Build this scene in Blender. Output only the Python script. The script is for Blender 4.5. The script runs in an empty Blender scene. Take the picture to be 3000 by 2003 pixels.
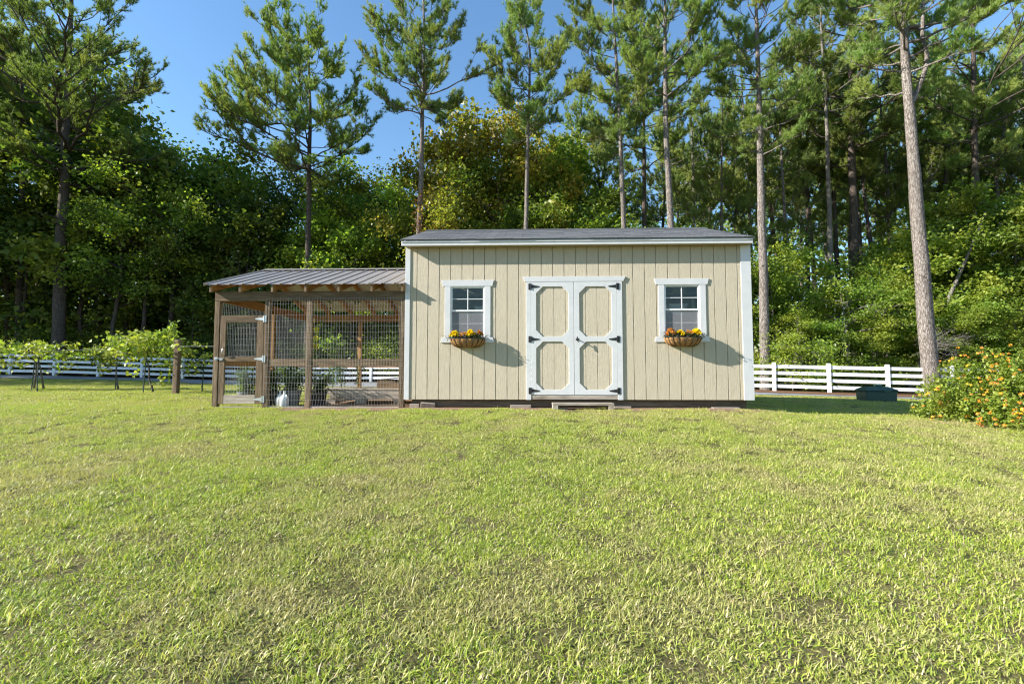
import bpy, bmesh, math
import numpy as np
from mathutils import Vector, Matrix

# ------------------------------------------------------------------ camera, sky, sun, exposure
scene = bpy.context.scene
col = scene.collection
R = math.radians
FPX, IW, IH = 1417.0, 3000.0, 2003.0          # focal length in pixels of the 3000x2003 photograph
CAM = np.array([-0.876, -8.57, 0.66])
YAW, PITCH = R(1.8), R(3.37)
SUN_AZ, SUN_EL = R(75.5), R(26.0)             # azimuth measured from the facade normal towards -x

cam_d = bpy.data.cameras.new('camera')
cam_o = bpy.data.objects.new('camera', cam_d)
col.objects.link(cam_o)
cam_d.sensor_width = 36.0
cam_d.lens = FPX / IW * 36.0
cam_d.clip_start, cam_d.clip_end = 0.05, 2000
cam_o.location = CAM
cam_o.rotation_euler = (R(90) + PITCH, 0, YAW)
scene.camera = cam_o

world = bpy.data.worlds.new('World')
scene.world = world
world.use_nodes = True
wn = world.node_tree
wn.nodes.clear()
sky = wn.nodes.new('ShaderNodeTexSky')
sky.sky_type = 'NISHITA'
sky.sun_disc = False
sky.sun_elevation = SUN_EL
sun_to = np.array([-math.sin(SUN_AZ) * math.cos(SUN_EL), -math.cos(SUN_AZ) * math.cos(SUN_EL), math.sin(SUN_EL)])
sky.sun_rotation = math.atan2(sun_to[0], sun_to[1])
sky.air_density, sky.dust_density, sky.ozone_density = 1.6, 0.1, 7.0
bg = wn.nodes.new('ShaderNodeBackground')
bg.inputs['Strength'].default_value = 0.106
wo = wn.nodes.new('ShaderNodeOutputWorld')
wn.links.new(sky.outputs[0], bg.inputs[0])
wn.links.new(bg.outputs[0], wo.inputs[0])

sun_d = bpy.data.lights.new('sun', 'SUN')
sun_d.energy = 5.0
sun_d.angle = R(0.5)
sun_d.color = (1.0, 0.95, 0.87)
sun_o = bpy.data.objects.new('sun', sun_d)
col.objects.link(sun_o)
sun_o.location = (-30, -10, 30)
sun_o.rotation_euler = Vector(tuple(-sun_to)).to_track_quat('-Z', 'Y').to_euler()

vs = scene.view_settings
vs.view_transform = 'Standard'
vs.look = 'None'
vs.gamma = 1.0
vs.use_curve_mapping = False
vs.exposure = 1.2
cy = scene.cycles
cy.max_bounces = 9
cy.diffuse_bounces = 4
cy.glossy_bounces = 2
cy.transmission_bounces = 7
cy.transparent_max_bounces = 8
cy.caustics_reflective = cy.caustics_refractive = False
cy.filter_width = 1.2
cy.use_denoising = True
cy.denoiser = 'OPENIMAGEDENOISE'
scene.render.film_transparent = False

# ------------------------------------------------------------------ pixel helpers (a pixel gives a direction, distance comes from the place)
_f = np.array([-math.sin(YAW) * math.cos(PITCH), math.cos(YAW) * math.cos(PITCH), math.sin(PITCH)])
_r = np.array([math.cos(YAW), math.sin(YAW), 0.0])
_u = np.cross(_r, _f)
_fh = np.array([-math.sin(YAW), math.cos(YAW), 0.0])

def ray(u, v):
    return _f + _r * ((u - IW / 2) / FPX) - _u * ((v - IH / 2) / FPX)

def P(u, v, D):
    d = ray(u, v)
    return CAM + d * (D / d.dot(_fh))

def on_y(u, v, y=0.0):
    d = ray(u, v)
    return CAM + d * ((y - CAM[1]) / d[1])

def sstep(a, b, x):
    t = np.clip((x - a) / (b - a), 0, 1)
    return t * t * (3 - 2 * t)

def terrain(x, y):
    x = np.asarray(x, float); y = np.asarray(y, float)
    f = np.clip(-y - 0.2, 0, 14)
    z = -0.077 * f * f / (f + 0.5)
    z = z - 0.10 * sstep(2.6, 4.2, x) - 0.025 * np.clip(x - 3.5, 0, 30) * sstep(3.0, 6.0, x)
    z = z + 0.026 * np.clip(-x - 14, 0, 40) * sstep(8, 16, y)
    z = z + 0.05 * sstep(4.0, 7.0, x) * (sstep(1.2, 4.8, y) - sstep(6.0, 11.5, y))
    z = z + 0.02 * np.clip(y - 34, 0, 60)
    z = z + 0.012 * np.sin(x * 0.9 + 1.3 * np.sin(y * 0.5)) * np.sin(y * 0.8 + x * 0.21)
    return z

def ground_at(u, D):
    p = P(u, 1085.0, D)
    return np.array([p[0], p[1], float(terrain(p[0], p[1]))])

def ground_px(u, v):
    d = ray(u, v)
    lo, hi = 0.5, 80.0
    for t in np.linspace(1.0, 70, 1400):
        q = CAM + d * t
        if q[2] < terrain(q[0], q[1]):
            return np.array([q[0], q[1], float(terrain(q[0], q[1]))])
    return CAM + d * 40

# ------------------------------------------------------------------ mesh helpers
def mesh_np(name, verts, polys):
    """verts (N,3); polys: list of int arrays (M,k)"""
    me = bpy.data.meshes.new(name)
    verts = np.asarray(verts, np.float32)
    me.vertices.add(len(verts))
    me.vertices.foreach_set('co', verts.ravel())
    polys = [np.asarray(p, np.int32) for p in polys if len(p)]
    nl = sum(p.size for p in polys)
    npoly = sum(len(p) for p in polys)
    me.loops.add(nl)
    me.polygons.add(npoly)
    me.loops.foreach_set('vertex_index', np.concatenate([p.ravel() for p in polys]))
    tot = np.concatenate([np.full(len(p), p.shape[1], np.int32) for p in polys])
    start = np.concatenate([[0], np.cumsum(tot)[:-1]]).astype(np.int32)
    me.polygons.foreach_set('loop_start', start)
    me.polygons.foreach_set('loop_total', tot)
    me.update(calc_edges=True)
    me.validate()
    return me

def link(name, me, mat=None, parent=None, loc=None, smooth=False):
    o = bpy.data.objects.new(name, me)
    col.objects.link(o)
    if mat is not None and me is not None and len(me.materials) == 0:
        for m in (mat if isinstance(mat, (list, tuple)) else [mat]):
            me.materials.append(m)
    if parent is not None:
        o.parent = parent
    if loc is not None:
        o.location = loc
    if smooth:
        me.polygons.foreach_set('use_smooth', [True] * len(me.polygons))
    return o

def tag(o, label=None, cat=None, group=None, kind=None):
    if label: o['label'] = label
    if cat: o['category'] = cat
    if group: o['group'] = group
    if kind: o['kind'] = kind
    return o

def empty(name, loc=(0, 0, 0), label=None, cat=None, group=None, rz=0.0):
    o = bpy.data.objects.new(name, None)
    o.empty_display_size = 0.2
    col.objects.link(o)
    o.location = tuple(float(a) for a in loc)
    o.rotation_euler.z = rz
    return tag(o, label, cat, group)

class MB:
    """collects simple shapes into one mesh"""
    def __init__(s):
        s.v = []; s.f = []
    def add(s, vs, fs):
        n = len(s.v)
        s.v.extend([tuple(map(float, p)) for p in vs])
        s.f.extend([tuple(i + n for i in f) for f in fs])
        return s
    def box(s, x0, x1, y0, y1, z0, z1):
        v = [(x0, y0, z0), (x1, y0, z0), (x1, y1, z0), (x0, y1, z0), (x0, y0, z1), (x1, y0, z1), (x1, y1, z1), (x0, y1, z1)]
        return s.add(v, [(0, 3, 2, 1), (4, 5, 6, 7), (0, 1, 5, 4), (1, 2, 6, 5), (2, 3, 7, 6), (3, 0, 4, 7)])
    def bar(s, a, b, w, h, up=(0, 0, 1)):
        a = Vector(a); b = Vector(b); d = (b - a).normalized()
        up = Vector(up)
        if abs(d.dot(up)) > 0.99: up = Vector((0, 1, 0))
        x = d.cross(up).normalized(); y = x.cross(d)
        c = []
        for q in (a, b):
            for sx, sy in ((-1, -1), (1, -1), (1, 1), (-1, 1)):
                c.append(q + x * (sx * w / 2) + y * (sy * h / 2))
        return s.add(c, [(0, 1, 2, 3), (7, 6, 5, 4), (0, 4, 5, 1), (1, 5, 6, 2), (2, 6, 7, 3), (3, 7, 4, 0)])
    def prism(s, poly, y0, y1):
        """poly: (x,z) outline counter-clockwise seen from -y, extruded y0..y1"""
        n = len(poly)
        v = [(x, y0, z) for x, z in poly] + [(x, y1, z) for x, z in poly]
        f = [tuple(range(n)), tuple(range(2 * n - 1, n - 1, -1))]
        for i in range(n):
            j = (i + 1) % n
            f.append((j, i, n + i, n + j))
        return s.add(v, f)
    def tube(s, pts, rad, n=8, cap=True):
        pts = [Vector(tuple(p)) for p in pts]
        if not hasattr(rad, '__len__'): rad = [rad] * len(pts)
        rings = []
        for i, p in enumerate(pts):
            d = (pts[min(i + 1, len(pts) - 1)] - pts[max(i - 1, 0)]).normalized()
            ref = Vector((0, 0, 1)) if abs(d.z) < 0.8 else Vector((1, 0, 0))
            x = d.cross(ref).normalized(); y = d.cross(x).normalized()
            rings.append([p + (x * math.cos(2 * math.pi * k / n) + y * math.sin(2 * math.pi * k / n)) * rad[i] for k in range(n)])
        v = [q for r in rings for q in r]
        f = []
        for i in range(len(pts) - 1):
            for k in range(n):
                k2 = (k + 1) % n
                f.append((i * n + k, i * n + k2, (i + 1) * n + k2, (i + 1) * n + k))
        if cap:
            f.append(tuple(range(n - 1, -1, -1)))
            f.append(tuple((len(pts) - 1) * n + k for k in range(n)))
        return s.add(v, f)
    def lathe(s, prof, n=20, c=(0, 0, 0)):
        v = []
        for r, z in prof:
            for k in range(n):
                a = 2 * math.pi * k / n
                v.append((c[0] + r * math.cos(a), c[1] + r * math.sin(a), c[2] + z))
        f = []
        for i in range(len(prof) - 1):
            for k in range(n):
                k2 = (k + 1) % n
                f.append((i * n + k, i * n + k2, (i + 1) * n + k2, (i + 1) * n + k))
        f.append(tuple(range(n - 1, -1, -1)))
        f.append(tuple((len(prof) - 1) * n + k for k in range(n)))
        return s.add(v, f)
    def mesh(s, name, bevel=0.0):
        me = bpy.data.meshes.new(name)
        me.from_pydata(s.v, [], s.f)
        bm = bmesh.new(); bm.from_mesh(me)
        bmesh.ops.recalc_face_normals(bm, faces=bm.faces)
        if bevel > 0:
            bmesh.ops.bevel(bm, geom=list(bm.edges), offset=bevel, segments=1, affect='EDGES', clamp_overlap=True)
        bm.to_mesh(me); bm.free()
        me.update()
        return me
    def build(s, name, mat, parent=None, bevel=0.0, loc=None, smooth=False):
        return link(name, s.mesh(name, bevel), mat, parent, loc, smooth)

def board(name, x0, x1, y0, y1, z0, z1, mat, parent, bevel=0.003):
    """a board whose mesh is centred on its own origin"""
    cx, cy_, cz = (x0 + x1) / 2, (y0 + y1) / 2, (z0 + z1) / 2
    return MB().box(x0 - cx, x1 - cx, y0 - cy_, y1 - cy_, z0 - cz, z1 - cz).build(name, mat, parent, bevel, (cx, cy_, cz))

# ------------------------------------------------------------------ materials
class NT:
    def __init__(s, name):
        s.m = bpy.data.materials.new(name); s.m.use_nodes = True
        s.t = s.m.node_tree; s.t.nodes.clear()
        s.out = s.n('ShaderNodeOutputMaterial')
    def n(s, typ, **kw):
        nd = s.t.nodes.new(typ)
        for k, val in kw.items():
            if k in nd.inputs.keys(): nd.inputs[k].default_value = val
            else: setattr(nd, k, val)
        return nd
    def l(s, a, b):
        s.t.links.new(a, b)
    def noise(s, vec, scale, detail=3.0, rough=0.55):
        nd = s.n('ShaderNodeTexNoise'); nd.inputs['Scale'].default_value = scale
        nd.inputs['Detail'].default_value = detail; nd.inputs['Roughness'].default_value = rough
        if vec is not None: s.l(vec, nd.inputs['Vector'])
        return nd.outputs['Fac']
    def mapped(s, vec, scale):
        nd = s.n('ShaderNodeVectorMath', operation='MULTIPLY'); s.l(vec, nd.inputs[0]); nd.inputs[1].default_value = scale
        return nd.outputs[0]
    def ramp(s, fac, stops):
        nd = s.n('ShaderNodeValToRGB'); s.l(fac, nd.inputs['Fac'])
        e = nd.color_ramp.elements
        while len(e) < len(stops): e.new(0.5)
        for el, (p, c) in zip(e, stops):
            el.position = p; el.color = (*c, 1.0)
        return nd.outputs['Color']
    def mix(s, fac, a, b, mode='MIX'):
        nd = s.n('ShaderNodeMix', data_type='RGBA', blend_type=mode)
        for val, sock in ((fac, nd.inputs[0]), (a, nd.inputs[6]), (b, nd.inputs[7])):
            if isinstance(val, (int, float)): sock.default_value = val
            elif isinstance(val, tuple): sock.default_value = (*val, 1.0)
            else: s.l(val, sock)
        return nd.outputs[2]
    def math(s, op, a, b=0.0, c=None):
        nd = s.n('ShaderNodeMath', operation=op)
        for i, val in enumerate((a, b) if c is None else (a, b, c)):
            if isinstance(val, (int, float)): nd.inputs[i].default_value = val
            else: s.l(val, nd.inputs[i])
        return nd.outputs[0]
    def bump(s, h, strength=0.3, dist=0.01):
        nd = s.n('ShaderNodeBump'); nd.inputs['Strength'].default_value = strength; nd.inputs['Distance'].default_value = dist
        s.l(h, nd.inputs['Height'])
        return nd.outputs['Normal']
    def principled(s, colr, rough=0.6, spec=0.3, metal=0.0, normal=None):
        nd = s.n('ShaderNodeBsdfPrincipled')
        for val, key in ((colr, 'Base Color'), (rough, 'Roughness'), (spec, 'Specular IOR Level'), (metal, 'Metallic')):
            if isinstance(val, (int, float)): nd.inputs[key].default_value = val
            elif isinstance(val, tuple): nd.inputs[key].default_value = (*val, 1.0)
            else: s.l(val, nd.inputs[key])
        if normal is not None: s.l(normal, nd.inputs['Normal'])
        return nd.outputs[0]
    def done(s, shader):
        s.l(shader, s.out.inputs['Surface'])
        return s.m
    def obj(s):
        """object coordinates shifted by a random amount per object"""
        tc = s.n('ShaderNodeTexCoord'); oi = s.n('ShaderNodeObjectInfo')
        k = s.math('MULTIPLY', oi.outputs['Random'], 37.0)
        cb = s.n('ShaderNodeCombineXYZ'); s.l(k, cb.inputs[0]); s.l(k, cb.inputs[1]); s.l(k, cb.inputs[2])
        ad = s.n('ShaderNodeVectorMath', operation='ADD'); s.l(tc.outputs['Object'], ad.inputs[0]); s.l(cb.outputs[0], ad.inputs[1])
        return ad.outputs[0], oi.outputs['Random']
    def pos(s):
        return s.n('ShaderNodeNewGeometry').outputs['Position']

def plain(name, c, rough=0.5, spec=0.4, metal=0.0, var=0.12, scale=18.0, bump=0.08):
    t = NT(name); v, rnd = t.obj()
    n = t.noise(v, scale, 4)
    cc = t.mix(1.0, c, t.ramp(n, [(0.25, (1 - var,) * 3), (0.75, (1 + var * 0.5,) * 3)]), 'MULTIPLY')
    return t.done(t.principled(cc, rough, spec, metal, t.bump(n, bump, 0.004)))

def siding_mat():
    t = NT('painted_siding'); v, rnd = t.obj()
    g = t.noise(t.mapped(v, (55.0, 55.0, 5.0)), 1.0, 5, 0.6)
    ws = t.n('ShaderNodeTexWave', wave_type='RINGS', rings_direction='Y'); t.l(t.mapped(v, (26.0, 26.0, 2.6)), ws.inputs['Vector'])
    ws.inputs['Scale'].default_value = 1.6; ws.inputs['Distortion'].default_value = 6.0; ws.inputs['Detail'].default_value = 3.0
    h = t.math('ADD', g, t.math('MULTIPLY', ws.outputs['Fac'], 0.35))
    base = t.mix(t.noise(v, 2.2, 3), (0.485, 0.425, 0.315), (0.525, 0.46, 0.345))
    cc = t.mix(1.0, base, t.ramp(h, [(0.35, (0.965, 0.96, 0.95)), (0.8, (1.015, 1.015, 1.015))]), 'MULTIPLY')
    dirt = t.noise(t.pos(), 1.3, 4)
    cc = t.mix(t.ramp(dirt, [(0.60, (0, 0, 0)), (0.85, (0.25, 0.25, 0.25))]), cc, (0.45, 0.39, 0.27))
    return t.done(t.principled(cc, 0.62, 0.25, 0.0, t.bump(h, 1.0, 0.006)))

def white_mat():
    t = NT('white_paint_trim'); v, rnd = t.obj()
    g = t.noise(t.mapped(v, (60.0, 60.0, 14.0)), 1.0, 5, 0.6)
    g2 = t.noise(t.mapped(v, (14.0, 60.0, 60.0)), 1.0, 5, 0.6)
    h = t.math('ADD', g, g2)
    cc = t.ramp(t.noise(v, 7, 5), [(0.2, (0.57, 0.57, 0.57)), (0.6, (0.64, 0.635, 0.63))])
    return t.done(t.principled(cc, 0.5, 0.35, 0.0, t.bump(h, 0.25, 0.003)))

def wood_mat(name, c0, c1, c2, axis='z', rough=0.75, gs=1.0):
    t = NT(name); v, rnd = t.obj()
    sc = {'x': (4.0, 70.0, 70.0), 'y': (70.0, 4.0, 70.0), 'z': (70.0, 70.0, 4.0)}[axis]
    g = t.noise(t.mapped(v, tuple(a * gs for a in sc)), 1.0, 6, 0.65)
    sc2 = tuple(a * 0.18 for a in sc)
    b = t.noise(t.mapped(v, sc2), 1.0, 3)
    f = t.math('ADD', t.math('MULTIPLY', g, 0.6), t.math('MULTIPLY', b, 0.4))
    cc = t.ramp(f, [(0.36, c0), (0.5, c1), (0.64, c2)])
    cc = t.mix(1.0, cc, t.ramp(rnd, [(0.0, (0.8, 0.8, 0.8)), (1.0, (1.12, 1.12, 1.12))]), 'MULTIPLY')
    kn = t.n('ShaderNodeTexVoronoi'); t.l(t.mapped(v, tuple(a * 0.055 for a in sc)), kn.inputs['Vector']); kn.inputs['Scale'].default_value = 1.0
    cc = t.mix(t.ramp(kn.outputs['Distance'], [(0.03, (0.7, 0.7, 0.7)), (0.11, (0, 0, 0))]), cc, tuple(a * 0.45 for a in c0))
    return t.done(t.principled(cc, rough, 0.2, 0.0, t.bump(g, 0.5, 0.003)))

def bark_mat(name, c0, c1, c2):
    t = NT(name); v, rnd = t.obj()
    vo = t.n('ShaderNodeTexVoronoi', feature='DISTANCE_TO_EDGE'); ds = t.n('ShaderNodeTexNoise'); t.l(v, ds.inputs['Vector']); ds.inputs['Scale'].default_value = 5.0; ds.inputs['Detail'].default_value = 4.0
    dv = t.n('ShaderNodeVectorMath', operation='MULTIPLY_ADD'); t.l(ds.outputs['Color'], dv.inputs[0]); dv.inputs[1].default_value = (0.16, 0.16, 0.3); t.l(v, dv.inputs[2])
    t.l(t.mapped(dv.outputs[0], (17.0, 17.0, 4.6)), vo.inputs['Vector']); vo.inputs['Scale'].default_value = 1.0
    n = t.noise(t.mapped(v, (16.0, 16.0, 5.0)), 1.0, 6, 0.65)
    h = t.math('ADD', t.math('MINIMUM', t.math('MULTIPLY', vo.outputs['Distance'], 2.2), 0.3), t.math('MULTIPLY', n, 0.95))
    cc = t.ramp(h, [(0.42, c0), (0.62, c1), (0.86, c2)])
    cc = t.mix(t.noise(v, 0.35, 3), cc, tuple(a * 0.75 for a in c1))
    return t.done(t.principled(cc, 0.9, 0.1, 0.0, t.bump(h, 1.0, 0.04)))

def leaf_mat(name, cols, transl=0.35, rough=0.45, spec=0.35, patch=0.35, patch_col=None, tgain=1.25):
    """cols: dark, mid, light leaf colours picked per leaf; patch_col: colour of some boughs"""
    t = NT(name)
    ge = t.n('ShaderNodeNewGeometry'); oi = t.n('ShaderNodeObjectInfo')
    rnd = ge.outputs['Random Per Island']
    cc = t.ramp(rnd, [(0.0, cols[0]), (0.5, cols[1]), (1.0, cols[2])])
    if patch_col is not None:
        nn = t.noise(ge.outputs['Position'], patch, 3)
        mk = t.ramp(t.math('ADD', nn, t.math('MULTIPLY', oi.outputs['Random'], 0.12)), [(0.50, (0, 0, 0)), (0.68, (0.85, 0.85, 0.85))])
        cc = t.mix(mk, cc, t.mix(rnd, tuple(a * 0.75 for a in patch_col), tuple(min(1, a * 1.2) for a in patch_col)))
    hs = t.n('ShaderNodeHueSaturation'); t.l(cc, hs.inputs['Color'])
    t.l(t.math('ADD', 0.487, t.math('MULTIPLY', oi.outputs['Random'], 0.026)), hs.inputs['Hue'])
    t.l(t.math('ADD', 0.8, t.math('MULTIPLY', oi.outputs['Random'], 0.4)), hs.inputs['Value'])
    cc = hs.outputs['Color']
    p = t.principled(cc, rough, spec)
    tr = t.n('ShaderNodeBsdfTranslucent')
    t.l(t.mix(1.0, cc, (tgain, tgain * 1.05, tgain * 0.45), 'MULTIPLY'), tr.inputs['Color'])
    mx = t.n('ShaderNodeMixShader'); mx.inputs[0].default_value = transl
    t.l(p, mx.inputs[1]); t.l(tr.outputs[0], mx.inputs[2])
    return t.done(mx.outputs[0])

def glass_mat():
    t = NT('window_glass')
    fr = t.n('ShaderNodeFresnel'); fr.inputs['IOR'].default_value = 1.5
    tr = t.n('ShaderNodeBsdfTransparent'); tr.inputs['Color'].default_value = (0.9, 0.94, 0.93, 1)
    gl = t.n('ShaderNodeBsdfGlossy'); gl.inputs['Roughness'].default_value = 0.02
    mx = t.n('ShaderNodeMixShader'); t.l(fr.outputs[0], mx.inputs[0]); t.l(tr.outputs[0], mx.inputs[1]); t.l(gl.outputs[0], mx.inputs[2])
    return t.done(mx.outputs[0])

def screen_mat():
    t = NT('insect_screen')
    tr = t.n('ShaderNodeBsdfTransparent')
    df = t.n('ShaderNodeBsdfDiffuse'); df.inputs['Color'].default_value = (0.34, 0.34, 0.36, 1)
    mx = t.n('ShaderNodeMixShader'); mx.inputs[0].default_value = 0.5
    t.l(tr.outputs[0], mx.inputs[1]); t.l(df.outputs[0], mx.inputs[2])
    return t.done(mx.outputs[0])

def lawn_ground_mat():
    t = NT('lawn_soil'); p = t.pos()
    n1 = t.noise(p, 0.7, 4); n2 = t.noise(p, 24.0, 5, 0.7); n3 = t.noise(p, 3.0, 4)
    cc = t.ramp(n2, [(0.3, (0.05, 0.045, 0.02)), (0.55, (0.115, 0.105, 0.042)), (0.75, (0.21, 0.19, 0.08))])
    cc = t.mix(t.ramp(n1, [(0.45, (0, 0, 0)), (0.7, (0.6, 0.6, 0.6))]), cc, (0.22, 0.175, 0.09))
    sp = t.n('ShaderNodeSeparateXYZ'); t.l(p, sp.inputs[0])
    yy = t.math('ADD', sp.outputs['Y'], t.math('MULTIPLY', t.math('SUBTRACT', n3, 0.5), 0.7))
    mask = t.math('MULTIPLY', t.math('MULTIPLY', t.math('GREATER_THAN', yy, -0.42), t.math('LESS_THAN', yy, 4.2)),
                  t.math('MULTIPLY', t.math('GREATER_THAN', sp.outputs['X'], -5.2), t.math('LESS_THAN', sp.outputs['X'], 3.2)))
    soil = t.ramp(n2, [(0.3, (0.17, 0.105, 0.065)), (0.6, (0.34, 0.235, 0.15)), (0.8, (0.44, 0.33, 0.22))])
    cc = t.mix(mask, cc, soil)
    return t.done(t.principled(cc, 0.95, 0.05, 0.0, t.bump(n2, 0.8, 0.03)))

def rough_ground(name, c0, c1, c2, s1=30.0, s2=1.0, bump=0.6, dist=0.02):
    t = NT(name); p = t.pos()
    n = t.noise(p, s1, 5, 0.7); m = t.noise(p, s2, 4)
    cc = t.ramp(n, [(0.3, c0), (0.52, c1), (0.72, c2)])
    cc = t.mix(1.0, cc, t.ramp(m, [(0.3, (0.75, 0.75, 0.75)), (0.7, (1.15, 1.12, 1.08))]), 'MULTIPLY')
    return t.done(t.principled(cc, 0.95, 0.08, 0.0, t.bump(n, bump, dist)))

def shingle_mat():
    t = NT('asphalt_shingle'); v, rnd = t.obj()
    n = t.noise(v, 160.0, 4, 0.7)
    cc = t.ramp(rnd, [(0.0, (0.13, 0.13, 0.135)), (0.5, (0.17, 0.17, 0.175)), (1.0, (0.215, 0.213, 0.215))])
    cc = t.mix(1.0, cc, t.ramp(n, [(0.3, (0.6, 0.6, 0.6)), (0.7, (1.4, 1.4, 1.4))]), 'MULTIPLY')
    return t.done(t.principled(cc, 0.9, 0.15, 0.0, t.bump(n, 0.6, 0.004)))

def metal_roof_mat():
    t = NT('brown_metal_roof'); v, rnd = t.obj()
    n = t.noise(t.mapped(v, (3.0, 0.8, 3.0)), 1.0, 4)
    cc = t.ramp(n, [(0.3, (0.25, 0.225, 0.205)), (0.7, (0.31, 0.28, 0.255))])
    ge = t.n('ShaderNodeNewGeometry')
    cc = t.mix(ge.outputs['Backfacing'], cc, (0.50, 0.50, 0.47))      # pale primer on the underside of the sheet
    return t.done(t.principled(cc, 0.45, 0.45))

M = {}
M['siding'] = siding_mat()
M['white'] = white_mat()
M['vinyl'] = plain('white_vinyl', (0.80, 0.80, 0.80), 0.4, 0.45, 0, 0.06, 6)
M['black_iron'] = plain('black_iron', (0.025, 0.025, 0.027), 0.45, 0.5, 0.3)
M['galv'] = plain('galvanised_steel', (0.55, 0.57, 0.58), 0.4, 0.5, 0.7)
M['wire'] = plain('galvanised_wire', (0.46, 0.455, 0.45), 0.45, 0.5, 0.15, 0.2, 9)
M['wood_x'] = wood_mat('weathered_wood_along', (0.055, 0.036, 0.02), (0.155, 0.105, 0.06), (0.28, 0.20, 0.125), 'x')
M['wood_y'] = wood_mat('weathered_wood_across', (0.055, 0.036, 0.02), (0.155, 0.105, 0.06), (0.28, 0.20, 0.125), 'y')
M['wood_z'] = wood_mat('weathered_wood_upright', (0.065, 0.043, 0.025), (0.185, 0.127, 0.075), (0.34, 0.25, 0.16), 'z')
M['grey_x'] = wood_mat('silvered_wood_along', (0.16, 0.13, 0.105), (0.36, 0.305, 0.245), (0.52, 0.455, 0.38), 'x')
M['grey_y'] = wood_mat('silvered_wood_across', (0.16, 0.13, 0.105), (0.36, 0.305, 0.245), (0.52, 0.455, 0.38), 'y')
M['fresh_x'] = wood_mat('sheltered_pine_along', (0.25, 0.12, 0.04), (0.40, 0.21, 0.08), (0.52, 0.30, 0.13), 'x')
M['fresh_y'] = wood_mat('sheltered_pine_across', (0.25, 0.12, 0.04), (0.40, 0.21, 0.08), (0.52, 0.30, 0.13), 'y')
M['fresh_z'] = wood_mat('sheltered_pine_upright', (0.25, 0.13, 0.055), (0.40, 0.23, 0.10), (0.52, 0.33, 0.16), 'z')
M['skid'] = wood_mat('dark_skid_wood', (0.05, 0.04, 0.03), (0.10, 0.08, 0.06), (0.16, 0.13, 0.10), 'x')
M['interior'] = wood_mat('interior_board', (0.10, 0.08, 0.06), (0.16, 0.13, 0.09), (0.2, 0.16, 0.12), 'z')
M['glass'] = glass_mat()
M['screen'] = screen_mat()
M['shingle'] = shingle_mat()
M['metalroof'] = metal_roof_mat()
M['brick'] = plain('old_concrete_block', (0.33, 0.27, 0.22), 0.9, 0.1, 0, 0.3, 25, 0.5)
M['lawn'] = lawn_ground_mat()
M['gravel'] = rough_ground('gravel', (0.16, 0.165, 0.175), (0.32, 0.325, 0.335), (0.5, 0.5, 0.5), 45.0, 0.8, 0.8)
M['straw'] = rough_ground('pine_straw', (0.10, 0.05, 0.03), (0.25, 0.135, 0.075), (0.40, 0.235, 0.14), 30.0, 1.2, 0.8, 0.04)
M['forest'] = rough_ground('forest_litter', (0.035, 0.025, 0.015), (0.085, 0.06, 0.035), (0.15, 0.105, 0.06), 12.0, 0.6, 0.8, 0.06)
M['pine_bark'] = bark_mat('pine_bark', (0.045, 0.037, 0.031), (0.185, 0.157, 0.135), (0.44, 0.395, 0.355))
M['dark_bark'] = bark_mat('dark_bark', (0.03, 0.024, 0.02), (0.10, 0.08, 0.065), (0.19, 0.155, 0.13))
M['grey_bark'] = bark_mat('grey_bark', (0.07, 0.06, 0.05), (0.20, 0.18, 0.155), (0.33, 0.30, 0.265))
M['needles'] = leaf_mat('pine_needles', [(0.12, 0.215, 0.055), (0.21, 0.325, 0.082), (0.32, 0.41, 0.12)], 0.42, 0.5, 0.3, 0.45, (0.35, 0.39, 0.105))
M['needles_bg'] = leaf_mat('pine_needles_background', [(0.13, 0.22, 0.055), (0.22, 0.32, 0.08), (0.33, 0.40, 0.12)], 0.44, 0.5, 0.3, 0.4, (0.36, 0.385, 0.11))  # needle greens for the background pines
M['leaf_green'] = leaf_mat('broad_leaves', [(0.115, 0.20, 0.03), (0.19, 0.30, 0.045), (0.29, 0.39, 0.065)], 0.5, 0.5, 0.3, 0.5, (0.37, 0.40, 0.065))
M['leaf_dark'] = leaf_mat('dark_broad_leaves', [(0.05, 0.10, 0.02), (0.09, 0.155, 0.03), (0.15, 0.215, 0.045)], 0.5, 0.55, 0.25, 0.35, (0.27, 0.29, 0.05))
M['leaf_yellow'] = leaf_mat('turning_leaves', [(0.19, 0.23, 0.03), (0.29, 0.31, 0.045), (0.38, 0.35, 0.06)], 0.42, 0.4, 0.35, 0.5, (0.42, 0.30, 0.06))
M['leaf_red'] = leaf_mat('red_creeper_leaves', [(0.14, 0.05, 0.03), (0.22, 0.08, 0.04), (0.16, 0.12, 0.04)], 0.35)
M['leaf_grape'] = leaf_mat('grape_leaves', [(0.12, 0.19, 0.025), (0.21, 0.29, 0.045), (0.33, 0.39, 0.08)], 0.38, 0.5, 0.35, 1.5, (0.38, 0.38, 0.08))
M['leaf_pot'] = leaf_mat('pot_plant_leaves', [(0.05, 0.09, 0.02), (0.08, 0.14, 0.03), (0.14, 0.19, 0.045)], 0.4, 0.35, 0.5)
M['leaf_lemon'] = leaf_mat('yellowed_leaves', [(0.42, 0.40, 0.02), (0.5, 0.47, 0.02), (0.55, 0.52, 0.03)], 0.5)
M['leaf_lantana'] = leaf_mat('lantana_leaves', [(0.12, 0.20, 0.025), (0.21, 0.31, 0.04), (0.33, 0.41, 0.07)], 0.42, 0.45, 0.4, 3.0, (0.36, 0.40, 0.07))
M['lantana_flower'] = leaf_mat('lantana_flowers', [(0.62, 0.20, 0.12), (0.80, 0.36, 0.03), (0.85, 0.48, 0.03)], 0.25, 0.6, 0.2)
M['mum_yellow'] = leaf_mat('yellow_mums', [(0.75, 0.52, 0.01), (0.85, 0.64, 0.015), (0.9, 0.72, 0.03)], 0.2, 0.6, 0.2)
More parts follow.
